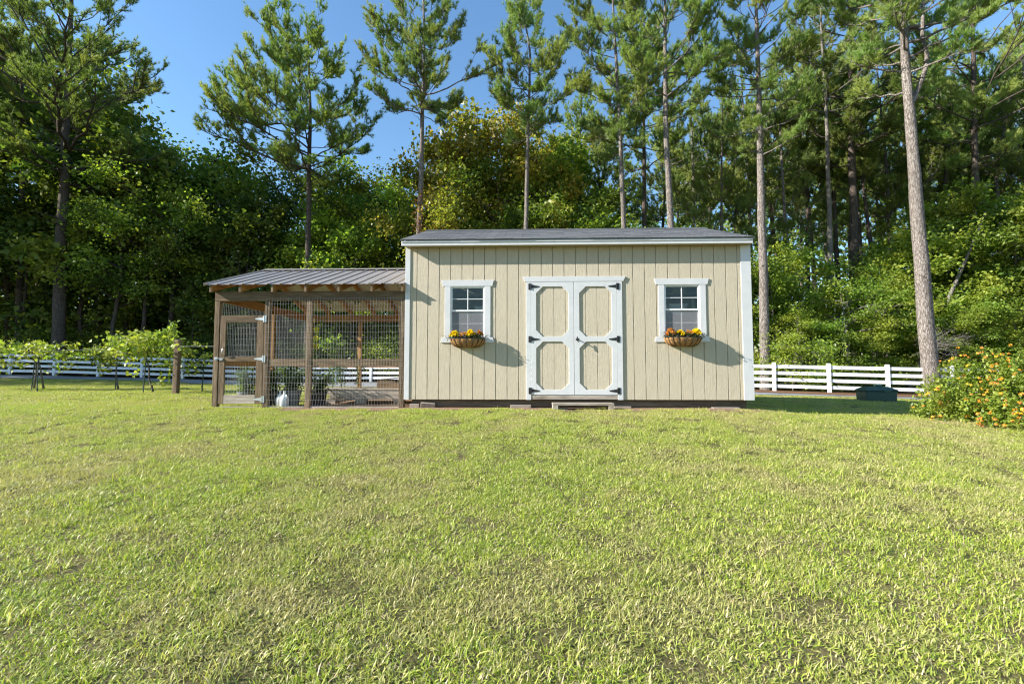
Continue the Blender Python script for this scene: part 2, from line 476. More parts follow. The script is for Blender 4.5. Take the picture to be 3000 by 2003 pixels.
M['mum_orange'] = leaf_mat('orange_mums', [(0.42, 0.13, 0.03), (0.62, 0.25, 0.05), (0.70, 0.36, 0.09)], 0.2, 0.6, 0.2)
M['mum_leaf'] = leaf_mat('mum_leaves', [(0.02, 0.04, 0.015), (0.035, 0.06, 0.02), (0.06, 0.09, 0.03)], 0.3)
M['coir'] = plain('coir_liner', (0.36, 0.20, 0.085), 0.95, 0.05, 0, 0.45, 45, 0.9)
M['green_plastic'] = plain('green_plastic', (0.022, 0.075, 0.055), 0.42, 0.5)
M['black_plastic'] = plain('black_plastic', (0.018, 0.018, 0.018), 0.4, 0.5)
M['grey_plastic'] = plain('grey_plastic', (0.20, 0.20, 0.20), 0.5, 0.4)
M['white_plastic'] = plain('white_plastic', (0.78, 0.78, 0.77), 0.4, 0.5, 0, 0.05)
M['stake_paint'] = plain('green_stake_paint', (0.02, 0.045, 0.03), 0.5, 0.4)
M['cone'] = plain('pine_cone', (0.07, 0.05, 0.035), 0.9, 0.1)
M['blade'] = None
# ------------------------------------------------------------------ ground, drive, straw bed, forest floor
rs = np.random.RandomState(7)
def axis_pts(a, b, fine_a, fine_b, fine, coarse_n):
    lo = fine_a - np.geomspace(1, fine_a - a + 1, coarse_n)[::-1] + 1
    hi = fine_b + np.geomspace(1, b - fine_b + 1, coarse_n) - 1
    return np.unique(np.concatenate([lo, np.arange(fine_a, fine_b, fine), hi]).round(4))
gx = axis_pts(-420, 420, -36, 34, 0.5, 26)
gy = axis_pts(-120, 600, -16, 44, 0.5, 26)
X, Y = np.meshgrid(gx, gy)
Z = terrain(X, Y)
nx, ny = len(gx), len(gy)
ii = (np.arange(ny - 1)[:, None] * nx + np.arange(nx - 1)[None]).ravel()
ground = link('ground', mesh_np('ground', np.stack([X, Y, Z], -1).reshape(-1, 3), [np.stack([ii, ii + 1, ii + nx + 1, ii + nx], 1)]), M['lawn'], smooth=True)
tag(ground, 'sloping mown lawn ground running to the wood', 'lawn', kind='structure')

# line of the white fence: (u pixel column, distance)
FENCE_L = [(-355, 26.2), (-227, 26.5), (-99, 26.8), (29, 27.0), (159, 27.1), (288, 27.2), (416, 27.4), (536, 27.6), (652, 27.6), (766, 27.5), (877, 27.4), (984, 27.2), (1087, 26.9), (1190, 26.5)]
FENCE_R = [(1324, 25.8), (1460, 25.1), (1611, 24.3), (1764, 23.6), (1935, 22.8), (2112, 22.0), (2267, 21.3), (2428, 20.8), (2600, 20.3), (2787, 19.9), (2988, 19.5), (3205, 19.1), (3440, 18.7)]
LINE = np.array([ground_at(u, D) for u, D in FENCE_L + FENCE_R])
LINE = np.vstack([[LINE[0][0] - 60, LINE[0][1] - 1, 0], LINE, [LINE[-1][0] + 60, LINE[-1][1] - 4, 0]])
def line_y(x): return np.interp(x, LINE[:, 0], LINE[:, 1])
def strip(name, x0, x1, off0, off1, lift, mat, n=160, m=10, jag=0.12):
    xs = np.linspace(x0, x1, n)
    o0 = np.array([off0(x) for x in xs]) + rs.normal(0, jag, n)
    o1 = np.array([off1(x) for x in xs]) + rs.normal(0, jag, n)
    v = []
    for j in range(m):
        t = j / (m - 1)
        ys = line_y(xs) - (o0 * (1 - t) + o1 * t)
        v.append(np.stack([xs, ys, terrain(xs, ys) + lift], -1))
    v = np.concatenate(v)
    k = (np.arange(m - 1)[:, None] * n + np.arange(n - 1)[None]).ravel()
    o = link(name, mesh_np(name, v, [np.stack([k, k + n, k + n + 1, k + 1], 1)]), mat, smooth=True)
    return o
g_near = lambda x: np.interp(x, [-40, -20, -8, 2, 8, 12, 30], [3.2, 3.6, 7.0, 6.8, 6.2, 5.7, 5.2])
g_far = lambda x: np.interp(x, [-40, -5, 5, 12, 30], [0.35, 0.5, 2.0, 3.2, 3.4])
tag(strip('gravel_drive', -55, 45, g_far, g_near, 0.022, M['gravel']), 'pale grey gravel drive along the white fence', 'drive', kind='structure')
tag(strip('pine_straw_bed', -1, 45, lambda x: -0.9, lambda x: g_far(x) + 0.25, 0.034, M['straw']), 'brown pine straw bed under the sunlit fence', 'bed', kind='structure')
tag(strip('forest_floor', -90, 85, lambda x: -70.0, lambda x: np.interp(x, [-40, -2, 3, 40], [0.45, 0.45, -0.75, -0.75]), 0.028, M['forest'], 160, 60, 0.05), 'dark leaf litter on the floor of the wood', 'forest floor', kind='structure')

# ------------------------------------------------------------------ lawn grass
def blade_mat():
    t = NT('grass_blades')
    ge = t.n('ShaderNodeNewGeometry'); oi = t.n('ShaderNodeObjectInfo')
    r = t.math('FRACT', t.math('ADD', ge.outputs['Random Per Island'], t.math('MULTIPLY', oi.outputs['Random'], 7.31)))
    cc = t.ramp(r, [(0.0, (0.16, 0.25, 0.025)), (0.25, (0.335, 0.43, 0.045)), (0.58, (0.53, 0.57, 0.09)), (0.76, (0.63, 0.60, 0.19)), (0.90, (0.69, 0.59, 0.37)), (1.0, (0.38, 0.29, 0.18))])
    n = t.noise(ge.outputs['Position'], 0.55, 4); n2 = t.noise(ge.outputs['Position'], 2.6, 3)
    k = t.math('ADD', t.math('MULTIPLY', n, 0.6), t.math('MULTIPLY', n2, 0.4))
    cc = t.mix(t.ramp(k, [(0.47, (0, 0, 0)), (0.62, (0.7, 0.7, 0.7))]), cc, (0.53, 0.44, 0.23))
    cc = t.mix(t.ramp(k, [(0.30, (0.5, 0.5, 0.5)), (0.46, (0, 0, 0))]), cc, (0.27, 0.38, 0.05))
    p = t.principled(cc, 0.42, 0.4)
    tr = t.n('ShaderNodeBsdfTranslucent'); t.l(t.mix(1.0, cc, (1.2, 1.3, 0.5), 'MULTIPLY'), tr.inputs['Color'])
    mx = t.n('ShaderNodeMixShader'); mx.inputs[0].default_value = 0.35
    t.l(p, mx.inputs[1]); t.l(tr.outputs[0], mx.inputs[2])
    return t.done(mx.outputs[0])
M['blade'] = blade_mat()

def grass_patch(name, n, rad, lmin, lmax, w, lean, seed, segs=3):
    r = np.random.RandomState(seed)
    a = r.uniform(0, 2 * np.pi, n); q = rad * np.sqrt(r.uniform(0, 1, n))
    base = np.stack([q * np.cos(a), q * np.sin(a), np.full(n, -0.008)], -1)
    L = r.uniform(lmin, lmax, n)[:, None]
    th = r.uniform(0, 2 * np.pi, n)
    tilt = np.abs(r.normal(lean, 0.35, n)).clip(0.05, 1.45)
    h = np.stack([np.cos(th), np.sin(th), np.zeros(n)], -1)
    side = np.stack([-np.sin(th), np.cos(th), np.zeros(n)], -1)
    tw = r.uniform(-0.9, 0.9, n)[:, None]
    W = (w * r.uniform(0.35, 1.25, n))[:, None]
    V = []; p = base.copy(); ang = tilt * 0.55
    for k in range(segs + 1):
        t = k / segs
        s2 = side * np.cos(tw * t) + np.array([0, 0, 1.0]) * np.sin(tw * t)
        if k < segs:
            ww = W * (1 - 0.55 * t)
            V += [p - s2 * ww / 2, p + s2 * ww / 2]
        else:
            V += [p]
        d = h * np.sin(ang)[:, None] + np.array([0, 0, 1.0]) * np.cos(ang)[:, None]
        p = p + d * L / segs
        ang = (ang + tilt * 0.9 / segs * 1.3).clip(0, 1.75)
    V = np.stack(V, 1)                        # n, 2*segs+1, 3
    m = 2 * segs + 1
    o = np.arange(n)[:, None] * m
    quads = np.concatenate([o + np.array([[2 * k, 2 * k + 1, 2 * k + 3, 2 * k + 2]]) for k in range(segs - 1)]) if segs > 1 else np.zeros((0, 4), int)
    tris = o + np.array([[2 * segs - 2, 2 * segs - 1, 2 * segs]])
    me = mesh_np(name, V.reshape(-1, 3), [quads, tris])
    me.materials.append(M['blade'])
    return bpy.data.objects.new(name, me)

def scatter(name, pts, rz, sc, idx, sources, label, cat):
    n = len(pts)
    me = bpy.data.meshes.new(name)
    me.vertices.add(n); me.vertices.foreach_set('co', np.asarray(pts, np.float32).ravel())
    eu = np.zeros((n, 3), np.float32)
    e = 0.12
    sx = (terrain(pts[:, 0] + e, pts[:, 1]) - terrain(pts[:, 0] - e, pts[:, 1])) / (2 * e)
    sy = (terrain(pts[:, 0], pts[:, 1] + e) - terrain(pts[:, 0], pts[:, 1] - e)) / (2 * e)
    for i in range(n):
        q = Vector((0, 0, 1)).rotation_difference(Vector((-sx[i], -sy[i], 1)).normalized()).to_matrix() @ Matrix.Rotation(rz[i], 3, 'Z')
        eu[i] = q.to_euler()
    for nm, typ, key, arr in (('rot', 'FLOAT_VECTOR', 'vector', eu), ('sc', 'FLOAT', 'value', sc), ('idx', 'INT', 'value', idx)):
        at = me.attributes.new(nm, typ, 'POINT')
        at.data.foreach_set(key, np.asarray(arr, np.int32 if typ == 'INT' else np.float32).ravel())
    o = link(name, me)
    ng = bpy.data.node_groups.new(name + '_nodes', 'GeometryNodeTree')
    ng.interface.new_socket('Geometry', in_out='INPUT', socket_type='NodeSocketGeometry')
    ng.interface.new_socket('Geometry', in_out='OUTPUT', socket_type='NodeSocketGeometry')
    N = ng.nodes.new; L = ng.links.new
    gi, go = N('NodeGroupInput'), N('NodeGroupOutput')
    iop = N('GeometryNodeInstanceOnPoints')
    jn = N('GeometryNodeJoinGeometry')
    for s in reversed(sources):
        oi = N('GeometryNodeObjectInfo'); oi.inputs['Object'].default_value = s; oi.inputs['As Instance'].default_value = True
        L(oi.outputs['Geometry'], jn.inputs[0])
    L(gi.outputs[0], iop.inputs['Points']); L(jn.outputs[0], iop.inputs['Instance'])
    iop.inputs['Pick Instance'].default_value = True
    def named(nm, typ):
        a = N('GeometryNodeInputNamedAttribute'); a.data_type = typ; a.inputs['Name'].default_value = nm
        return a.outputs['Attribute']
    L(named('idx', 'INT'), iop.inputs['Instance Index'])
    e2r = N('FunctionNodeEulerToRotation'); L(named('rot', 'FLOAT_VECTOR'), e2r.inputs[0]); L(e2r.outputs[0], iop.inputs['Rotation'])
    L(named('sc', 'FLOAT'), iop.inputs['Scale'])
    L(iop.outputs[0], go.inputs[0])
    md = o.modifiers.new('scatter', 'NODES'); md.node_group = ng
    return tag(o, label, cat, kind='stuff')

def lawn_points(D0, D1, dens, umax=1.35):
    h = 1 / math.sqrt(dens)                                   # jittered grid, so no holes open up
    s, D = np.meshgrid(np.arange(-umax * D1, umax * D1, h), np.arange(D0, D1, h))
    s = s.ravel() + rs.uniform(-0.55, 0.55, s.size) * h; D = D.ravel() + rs.uniform(-0.55, 0.55, D.size) * h
    ok = np.abs(s) < umax * D; s, D = s[ok], D[ok]; n = len(s)
    x = CAM[0] + _fh[0] * D + _r[0] * s; y = CAM[1] + _fh[1] * D + _r[1] * s
    keep = y < line_y(x) - np.array([g_near(a) for a in x]) + rs.normal(0, 0.12, n)
    inside = (x > -5.15) & (x < 3.1) & (y > -0.12) & (y < 4.25)
    keep &= ~inside
    edge = (x > -5.3) & (x < 3.2) & (y > -0.42 + 0.12 * np.sin(x * 4.1) + 0.1 * np.sin(x * 9.7)) & (y < 0.2)
    keep &= ~(edge & (rs.uniform(0, 1, n) < 0.88))
    x, y = x[keep], y[keep]
    return np.stack([x, y, terrain(x, y)], -1)

near_src = [grass_patch('turf_%d' % i, 600, 0.17, 0.016, 0.046, 0.0060, 1.1, 20 + i) for i in range(5)] + \
           [grass_patch('turf_tuft_%d' % i, 80, 0.09, 0.04, 0.095, 0.0055, 0.9, 40 + i) for i in range(2)]
far_src = [grass_patch('turf_far_%d' % i, 300, 0.24, 0.022, 0.05, 0.010, 1.1, 60 + i, 2) for i in range(4)]
p1 = lawn_points(1.0, 4.6, 42.0, 1.6); p2 = lawn_points(4.6, 10.0, 32.0, 1.35)
pn = np.concatenate([p1, p2])
n = len(pn)
idx = rs.choice(7, n, p=[0.175] * 5 + [0.0625] * 2)
scatter('lawn_grass', pn, rs.uniform(0, 6.28, n), rs.uniform(0.75, 1.15, n), idx, near_src, 'short green and straw coloured lawn grass in front of the shed', 'grass')
pf = lawn_points(10.0, 26.0, 10.0, 1.3)
n = len(pf)
scatter('meadow_grass', pf, rs.uniform(0, 6.28, n), rs.uniform(0.8, 1.2, n), rs.randint(0, 4, n), far_src, 'short lawn grass beyond the pen and shed', 'grass')
# ------------------------------------------------------------------ shed
SH = empty('garden_shed', (0, 0, 0), 'tan garden shed with white trim, double doors and grey shingle roof', 'shed')
XL, XR = -3.06, 3.06
OVH = 0.163
DEPTH = 4.14
ZB = float(on_y(1690, 1170.5, 0)[2])                  # bottom of siding
ZF0 = float(on_y(1690, 716, -OVH)[2])                 # fascia bottom, top
ZF1 = float(on_y(1690, 701, -OVH)[2])
ZRIDGE = float(on_y(1690, 674.5, DEPTH / 2)[2])
SLOPE = (ZRIDGE - ZF1) / (DEPTH / 2 + OVH)
ZW = ZF0 + 0.004                                       # top of front wall planks at the soffit
def FX(u): return float(on_y(u, 950, 0)[0])
def FZ(v, u=1690): return float(on_y(u, v, 0)[2])
PW = 0.2032
# openings: x0, x1, z0, z1
WL = dict(cx0=FX(1303), cx1=FX(1437), ix0=FX(1319), ix1=FX(1420.5), zt=FZ(838.5, 1370), zb=FZ(988, 1370), hx0=FX(1292), hx1=FX(1447), hz=FZ(821, 1370), sz=FZ(1003.5, 1370))
WR = dict(cx0=FX(1930), cx1=FX(2069), ix0=FX(1947), ix1=FX(2052), zt=FZ(833.5, 2000), zb=FZ(986, 2000), hx0=FX(1918), hx1=FX(2079), hz=FZ(816.3, 2000), sz=FZ(1001.6, 2000))
DR = dict(cx0=FX(1541.4), lx0=FX(1556), mid=FX(1681.5), lx1=FX(1807), cx1=FX(1823), hx0=FX(1531), hx1=FX(1834), hz1=FZ(810.6), hz0=FZ(825), zb=FZ(1156.3), ct=FZ(1171))
holes = [(WL['ix0'] - 0.03, WL['ix1'] + 0.03, WL['zb'] - 0.03, WL['zt'] + 0.03), (WR['ix0'] - 0.03, WR['ix1'] + 0.03, WR['zb'] - 0.03, WR['zt'] + 0.03),
         (DR['lx0'] - 0.02, DR['lx1'] + 0.02, ZB - 0.1, DR['hz0'] + 0.02)]
def cut(x0, x1, z0, z1):
    """rectangles of a board left over around the openings"""
    rects = [(x0, x1, z0, z1)]
    for hx0, hx1, hz0, hz1 in holes:
        out = []
        for a, b, c, d in rects:
            if b <= hx0 or a >= hx1 or d <= hz0 or c >= hz1:
                out.append((a, b, c, d)); continue
            if c < hz0: out.append((a, b, c, hz0))
            if d > hz1: out.append((a, b, hz1, d))
            m0, m1 = max(c, hz0), min(d, hz1)
            if a < hx0: out.append((a, hx0, m0, m1))
            if b > hx1: out.append((hx1, b, m0, m1))
        rects = out
    return rects
wall = MB()
for r in cut(XL + 0.01, XR - 0.01, ZB + 0.005, ZW - 0.005):
    wall.box(r[0], r[1], 0.016, 0.07, r[2], r[3])
front = wall.build('wall', M['siding'], SH)
cache = {}
def plank(x0, x1, z0, z1, y, parent, thick=0.014):
    key = (round(x1 - x0, 3), round(z1 - z0, 3))
    if key not in cache:
        w, h = (x1 - x0) / 2, (z1 - z0) / 2
        cache[key] = MB().box(-w, w, 0, thick, -h, h).mesh('plank', 0.002)
    link('plank', cache[key], M['siding'], parent, ((x0 + x1) / 2, y, (z0 + z1) / 2))
x = XL
while x < XR - 0.02:
    x1 = min(x + PW, XR)
    for r in cut(x + 0.006, x1 - 0.006, ZB, ZW):
        if r[1] - r[0] > 0.012: plank(r[0], r[1], r[2], r[3], 0.0, front)
    x = x1
# other walls, grooved sheets
def gable(xf, xb):
    m = MB()
    y, y1 = 0.072, DEPTH
    while y < y1 - 0.01:
        yb = min(y + PW, y1)
        top = lambda q: ZF1 + SLOPE * (OVH + min(q, DEPTH - q)) - 0.10
        a, b = y + 0.004, yb - 0.004
        if a < DEPTH / 2 < b:
            prof = [(a, ZB), (b, ZB), (b, top(b)), (DEPTH / 2, top(DEPTH / 2)), (a, top(a))]
        else:
            prof = [(a, ZB), (b, ZB), (b, top(b)), (a, top(a))]
        n = len(prof)
        v = [(xf, p, q) for p, q in prof] + [(xb, p, q) for p, q in prof]
        m.add(v, [tuple(range(n)), tuple(range(2 * n - 1, n - 1, -1))] + [(i, (i + 1) % n, n + (i + 1) % n, n + i) for i in range(n)])
        y = yb
    return m
gable(XL, XL + 0.05).build('wall', M['siding'], SH)
gable(XR - 0.05, XR).build('wall', M['siding'], SH)
m = MB(); x = XL + 0.055
while x < XR - 0.06:
    m.box(x, min(x + PW - 0.008, XR - 0.055), DEPTH - 0.05, DEPTH, ZB, ZW); x += PW
m.build('wall', M['siding'], SH)
board('floor', XL + 0.06, XR - 0.06, 0.08, DEPTH - 0.06, ZB + 0.005, ZB + 0.03, M['interior'], SH, 0)
# skids, blocks
for y in (0.07, 1.5, 2.7, DEPTH - 0.17):
    board('skid', XL + 0.12, XR - 0.1, y, y + 0.1, ZB - 0.135, ZB - 0.003, M['skid'], SH, 0.006)
def block(u0, u1, v0, y, d, h=None):
    x0, x1 = float(on_y(u0, v0, y)[0]), float(on_y(u1, v0, y)[0])
    z1 = float(on_y(u0, v0, y)[2])
    z0 = float(terrain((x0 + x1) / 2, y)) - 0.03
    return board('foundation_block', x0, x1, y, y + d, z0, z1, M['brick'], SH, 0.008)
block(1200, 1228, 1182, 0.02, 0.3)
bk = block(1232, 1274, 1179, 0.01, 0.05); bk.rotation_euler = (0.3, 0.06, 0.12)
block(1495, 1556, 1186, 0.0, 0.3)
block(2090, 2170, 1193.5, -0.04, 0.3); block(1800, 1850, 1190, 0.01, 0.3)
# corner boards
for xa, xb in ((XL - 0.006, FX(1200.5)), (FX(2174), XR + 0.006)):
    MB().box(-(xb - xa) / 2, (xb - xa) / 2, 0, 0.013, 0, ZW - ZB + 0.004).build('corner_board', M['white'], SH, 0.002, ((xa + xb) / 2, -0.0135, ZB - 0.004))
# eaves
board('soffit', XL + 0.002, XR - 0.002, -OVH + 0.02, 0.0, ZF0 + 0.006, ZF0 + 0.02, M['siding'], SH, 0)
fx0, fx1 = float(on_y(1176, 710, -OVH)[0]), float(on_y(2206, 700, -OVH)[0])
board('fascia', fx0, fx1, -OVH, -OVH + 0.02, ZF0, ZF1 - 0.006, M['white'], SH, 0.003)
board('fascia', fx0, fx1, DEPTH + OVH - 0.02, DEPTH + OVH, ZF0, ZF1 - 0.006, M['white'], SH, 0.003)
board('drip_strip', fx0 + 0.005, fx1 - 0.005, -OVH - 0.012, -OVH - 0.001, ZF1 - 0.035, ZF1 - 0.006, M['white'], SH, 0.002)
for xa in (fx0 + 0.001, fx1 - 0.021):                                       # rake boards
    m = MB(); a = (-OVH + 0.021, ZF1 - 0.012); c = (DEPTH / 2, ZRIDGE - 0.012); b = (DEPTH + OVH - 0.021, ZF1 - 0.012)
    prof = [(a[0], a[1] - 0.08), (c[0], c[1] - 0.08), (b[0], b[1] - 0.08), b, c, a]
    v = [(xa, p, q) for p, q in prof] + [(xa + 0.02, p, q) for p, q in prof]
    m.add(v, [(0, 1, 4, 5), (1, 2, 3, 4), (11, 10, 7, 6), (10, 9, 8, 7)] + [(i, (i + 1) % 6, 6 + (i + 1) % 6, 6 + i) for i in range(6)])
    m.build('rake_board', M['white'], SH)
# roof: deck and shingles
rx0, rx1 = fx0 - 0.012, fx1 + 0.012
m = MB()
prof = [(-OVH - 0.02, ZF1 - 0.004), (DEPTH / 2, ZRIDGE), (DEPTH + OVH + 0.02, ZF1 - 0.004), (DEPTH + OVH + 0.02, ZF1 + 0.012), (DEPTH / 2, ZRIDGE + 0.016), (-OVH - 0.02, ZF1 + 0.012)]
v = [(rx0, p, q) for p, q in prof] + [(rx1, p, q) for p, q in prof]
m.add(v, [(0, 1, 4, 5), (1, 2, 3, 4), (11, 10, 7, 6), (10, 9, 8, 7)] + [(i, (i + 1) % 6, 6 + (i + 1) % 6, 6 + i) for i in range(6)])
roof = m.build('roof', M['shingle'], SH)
SL = math.hypot(DEPTH / 2 + OVH + 0.02, ZRIDGE - ZF1)
ANG = math.atan2(ZRIDGE - ZF1, DEPTH / 2 + OVH + 0.02)
NC, TW = 15, 0.333
EXPO = SL / NC
shc = {}
def shingle(xa, xb, j, back=False):
    key = round(xb - xa, 3)
    if key not in shc:
        w = (xb - xa) / 2 - 0.004
        mm = MB()
        mm.add([(-w, 0, 0), (w, 0, 0), (w, 0, 0.007), (-w, 0, 0.007), (-w, EXPO + 0.05, 0.0), (w, EXPO + 0.05, 0.0)],
               [(0, 1, 2, 3), (3, 2, 5, 4), (0, 4, 5, 1), (0, 3, 4), (1, 5, 2)])
        shc[key] = mm.mesh('shingle')
    s = j * EXPO - 0.012 + rs.uniform(-0.003, 0.003)
    o = link('shingle', shc[key], M['shingle'], roof, ((xa + xb) / 2, -OVH - 0.02 + s * math.cos(ANG), ZF1 + 0.015 + s * math.sin(ANG) + rs.uniform(0, 0.002)))
    o.rotation_euler.x = ANG
for j in range(NC):
    x = rx0 - 0.006 - (TW / 2 if j % 2 else 0)
    while x < rx1 - 0.03:
        a, b = max(x, rx0 - 0.006), min(x + TW, rx1 + 0.006)
        shingle(a, b, j); x += TW
m = MB()
for j in range(NC):
    s0, s1 = j * EXPO, (j + 1) * EXPO + 0.04
    yb = DEPTH + OVH + 0.02
    for x in np.arange(rx0, rx1 - 0.05, TW):
        xa, xb = x + 0.003, min(x + TW, rx1) - 0.003
        q = lambda s, l: (yb - s * math.cos(ANG), ZF1 + 0.014 + s * math.sin(ANG) + l)
        (ya, za), (yc, zc), (yd, zd) = q(s0, 0), q(s0, 0.006), q(s1, 0)
        m.add([(xa, ya, za), (xb, ya, za), (xb, yc, zc), (xa, yc, zc), (xa, yd, zd), (xb, yd, zd)], [(1, 0, 3, 2), (2, 3, 4, 5), (0, 4, 3), (1, 2, 5)])
tag(m.build('shingle_slope', M['shingle'], SH), kind='stuff')
m = MB(); m.bar((rx0, DEPTH / 2 - 0.07, ZRIDGE + 0.004), (rx1, DEPTH / 2 - 0.07, ZRIDGE + 0.004), 0.15, 0.012, (0, -math.sin(ANG), math.cos(ANG)))
m.bar((rx0, DEPTH / 2 + 0.07, ZRIDGE + 0.004), (rx1, DEPTH / 2 + 0.07, ZRIDGE + 0.004), 0.15, 0.012, (0, math.sin(ANG), math.cos(ANG)))
m.build('ridge_cap', M['shingle'], SH)

# windows
def trap(x0, x1, z0, z1, cutw, top=True):
    return [(x0 + (cutw if top else 0), z0), (x1 - (cutw if top else 0), z0), (x1 - (0 if top else cutw), z1), (x0 + (0 if top else cutw), z1)]
def make_window(W, label):
    ix0, ix1, zt, zb = W['ix0'], W['ix1'], W['zt'], W['zb']
    fr = 0.022
    m = MB()
    m.box(ix0 - 0.028, ix0 + fr, -0.002, 0.065, zb - 0.028, zt + 0.028).box(ix1 - fr, ix1 + 0.028, -0.002, 0.065, zb - 0.028, zt + 0.028)
    m.box(ix0 + fr, ix1 - fr, -0.002, 0.065, zt - fr, zt + 0.028).box(ix0 + fr, ix1 - fr, -0.002, 0.065, zb - 0.028, zb + fr)
    w = m.build('window', M['vinyl'], SH, 0.002)
    w['label'] = label
    wood = M['white']
    board('casing', W['cx0'], ix0 + 0.001, -0.0135, -0.0025, zb, zt, wood, w, 0.002)
    board('casing', ix1 - 0.001, W['cx1'], -0.0135, -0.0025, zb, zt, wood, w, 0.002)
    MB().prism(trap(W['hx0'], W['hx1'], zt - 0.001, W['hz'], 0.028, True), -0.017, -0.0025).build('head_trim', wood, w, 0.002)
    MB().prism(trap(W['hx0'] - 0.004, W['hx1'] + 0.004, W['sz'], zb - 0.001, 0.022, False), -0.017, -0.0025).build('sill', wood, w, 0.002)
    x0, x1, z0, z1 = ix0 + fr, ix1 - fr, zb + fr, zt - fr
    zm = (z0 + z1) / 2 + 0.005; xm = (x0 + x1) / 2
    sash = M['vinyl']
    # upper sash sits forward, lower behind it
    for (a, b, ya, yb) in ((zm, z1, 0.012, 0.03), (z0, zm + 0.012, 0.032, 0.05)):
        s = MB()
        s.box(x0 + 0.001, x0 + 0.014, ya, yb, a, b).box(x1 - 0.014, x1 - 0.001, ya, yb, a, b)
        s.box(x0 + 0.014, x1 - 0.014, ya, yb, b - 0.014, b).box(x0 + 0.014, x1 - 0.014, ya, yb, a, a + (0.03 if a == zm else 0.016))
        s.build('sash', sash, w, 0.001)
        pz0, pz1 = a + (0.03 if a == zm else 0.016), b - 0.014
        zc = (pz0 + pz1) / 2
        board('muntin', xm - 0.008, xm + 0.008, ya + 0.003, yb - 0.004, pz0, pz1, sash, w, 0.001)
        for sx in (0, 1):
            xa, xb = (x0 + 0.0145, xm - 0.0085) if sx == 0 else (xm + 0.0085, x1 - 0.0145)
            board('muntin', xa, xb, ya + 0.0035, yb - 0.0045, zc - 0.006, zc + 0.006, sash, w, 0.001)
            for sz in (0, 1):
                za, zz = (pz0, zc - 0.006) if sz == 0 else (zc + 0.006, pz1)
                yg = (ya + yb) / 2
                MB().box(xa, xb, yg, yg + 0.003, za, zz).build('pane', M['glass'], w)
    MB().add([(x0, 0.026, z0), (x1, 0.026, z0), (x1, 0.026, zm - 0.002), (x0, 0.026, zm - 0.002)], [(0, 1, 2, 3)]).build('insect_screen', M['screen'], w)
    return w
make_window(WL, 'white trimmed sash window on the pen side of the doors')
make_window(WR, 'white trimmed sash window on the fence side of the doors')

# double door
def make_door(x0, x1, hinge_left):
    z0, z1 = DR['zb'], DR['hz0'] - 0.004
    d = MB().box(x0, x1, 0.012, 0.05, z0, z1).build('door', M['siding'], SH)
    wx = x0
    while wx < x1 - 0.01:                                                   # grooved siding in the panels
        b = min(wx + PW, x1)
        MB().box(-(b - wx) / 2 + 0.004, (b - wx) / 2 - 0.004, 0, 0.012, -(z1 - z0) / 2, (z1 - z0) / 2).build('plank', M['siding'], d, 0.002, ((wx + b) / 2, -0.001, (z0 + z1) / 2))
        wx = b
    st = 0.09; yf, yb_ = -0.020, -0.0015
    zmid = (FZ(986), FZ(1000.8))
    def bd(name, a, b, c, e, bev=0.002): return board(name, a, b, yf, yb_, c, e, M['white'], d, bev)
    bd('stile', x0, x0 + st, z0, z1); bd('stile', x1 - st, x1, z0, z1)
    bd('rail', x0 + st, x1 - st, z1 - 0.085, z1); bd('rail', x0 + st, x1 - st, z0, z0 + 0.088); bd('rail', x0 + st, x1 - st, zmid[0] - 0.088, zmid[0])
    c = 0.118
    for za, zb_ in ((zmid[0], z1 - 0.085), (z0 + 0.088, zmid[0] - 0.088)):
        for (px_, sx) in ((x0 + st, 1), (x1 - st, -1)):
            for (pz, sz) in ((za, 1), (zb_, -1)):
                tri = [(0, 0), (c * sx, 0), (0, c * sz)]
                if sx * sz < 0: tri = tri[::-1]
                MB().prism(tri, 0, yb_ - yf - 0.0005).build('corner_brace', M['white'], d, 0.001, (px_, yf + 0.0003, pz))
    for v in (839.4, 993.5, 1144.4):                                         # black tee hinges
        z = FZ(v); s = 1 if hinge_left else -1
        xh = (x0 if hinge_left else x1)
        h = MB(); h.box(min(xh - s * 0.047, xh - s * 0.006), max(xh - s * 0.047, xh - s * 0.006), -0.027, -0.0205, z - 0.055, z + 0.055)
        pts = [(xh + s * 0.004, z - 0.03), (xh + s * 0.145, z - 0.008), (xh + s * 0.145, z + 0.008), (xh + s * 0.004, z + 0.03)]
        if s < 0: pts = pts[::-1]
        h.prism(pts, -0.026, -0.0205)
        h.tube([(xh, -0.026, z - 0.055), (xh, -0.026, z + 0.055)], 0.008, 8)
        h.build('hinge', M['black_iron'], d)
    return d
dl = make_door(DR['lx0'], DR['mid'] - 0.004, True)
dr_ = make_door(DR['mid'] + 0.004, DR['lx1'], False)
hx, hz = FX(1690.5), FZ(994)
hd = MB(); hd.lathe([(0.027, 0), (0.027, 0.006), (0.012, 0.012), (0.010, 0.055)], 14)
for i, p in enumerate(hd.v): hd.v[i] = (hx + p[0], -0.0205 - p[2], hz + p[1])
hd.bar((hx - 0.008, -0.085, hz + 0.045), (hx + 0.012, -0.085, hz - 0.055), 0.014, 0.014)
hd.build('handle', M['black_iron'], dr_, 0, smooth=False)
ca = MB
board('door_casing', DR['cx0'], DR['lx0'] - 0.003, -0.020, -0.001, DR['ct'], DR['hz0'], M['white'], SH, 0.002)
board('door_casing', DR['lx1'] + 0.003, DR['cx1'], -0.020, -0.001, DR['ct'], DR['hz0'], M['white'], SH, 0.002)
MB().prism(trap(DR['hx0'], DR['hx1'], DR['hz0'] + 0.0005, DR['hz1'], 0.04, True), -0.023, -0.001).build('door_head', M['white'], SH, 0.002)
board('threshold', DR['lx0'] - 0.002, DR['lx1'] + 0.002, -0.012, 0.05, ZB + 0.004, DR['zb'] - 0.004, M['grey_x'], SH, 0.003)

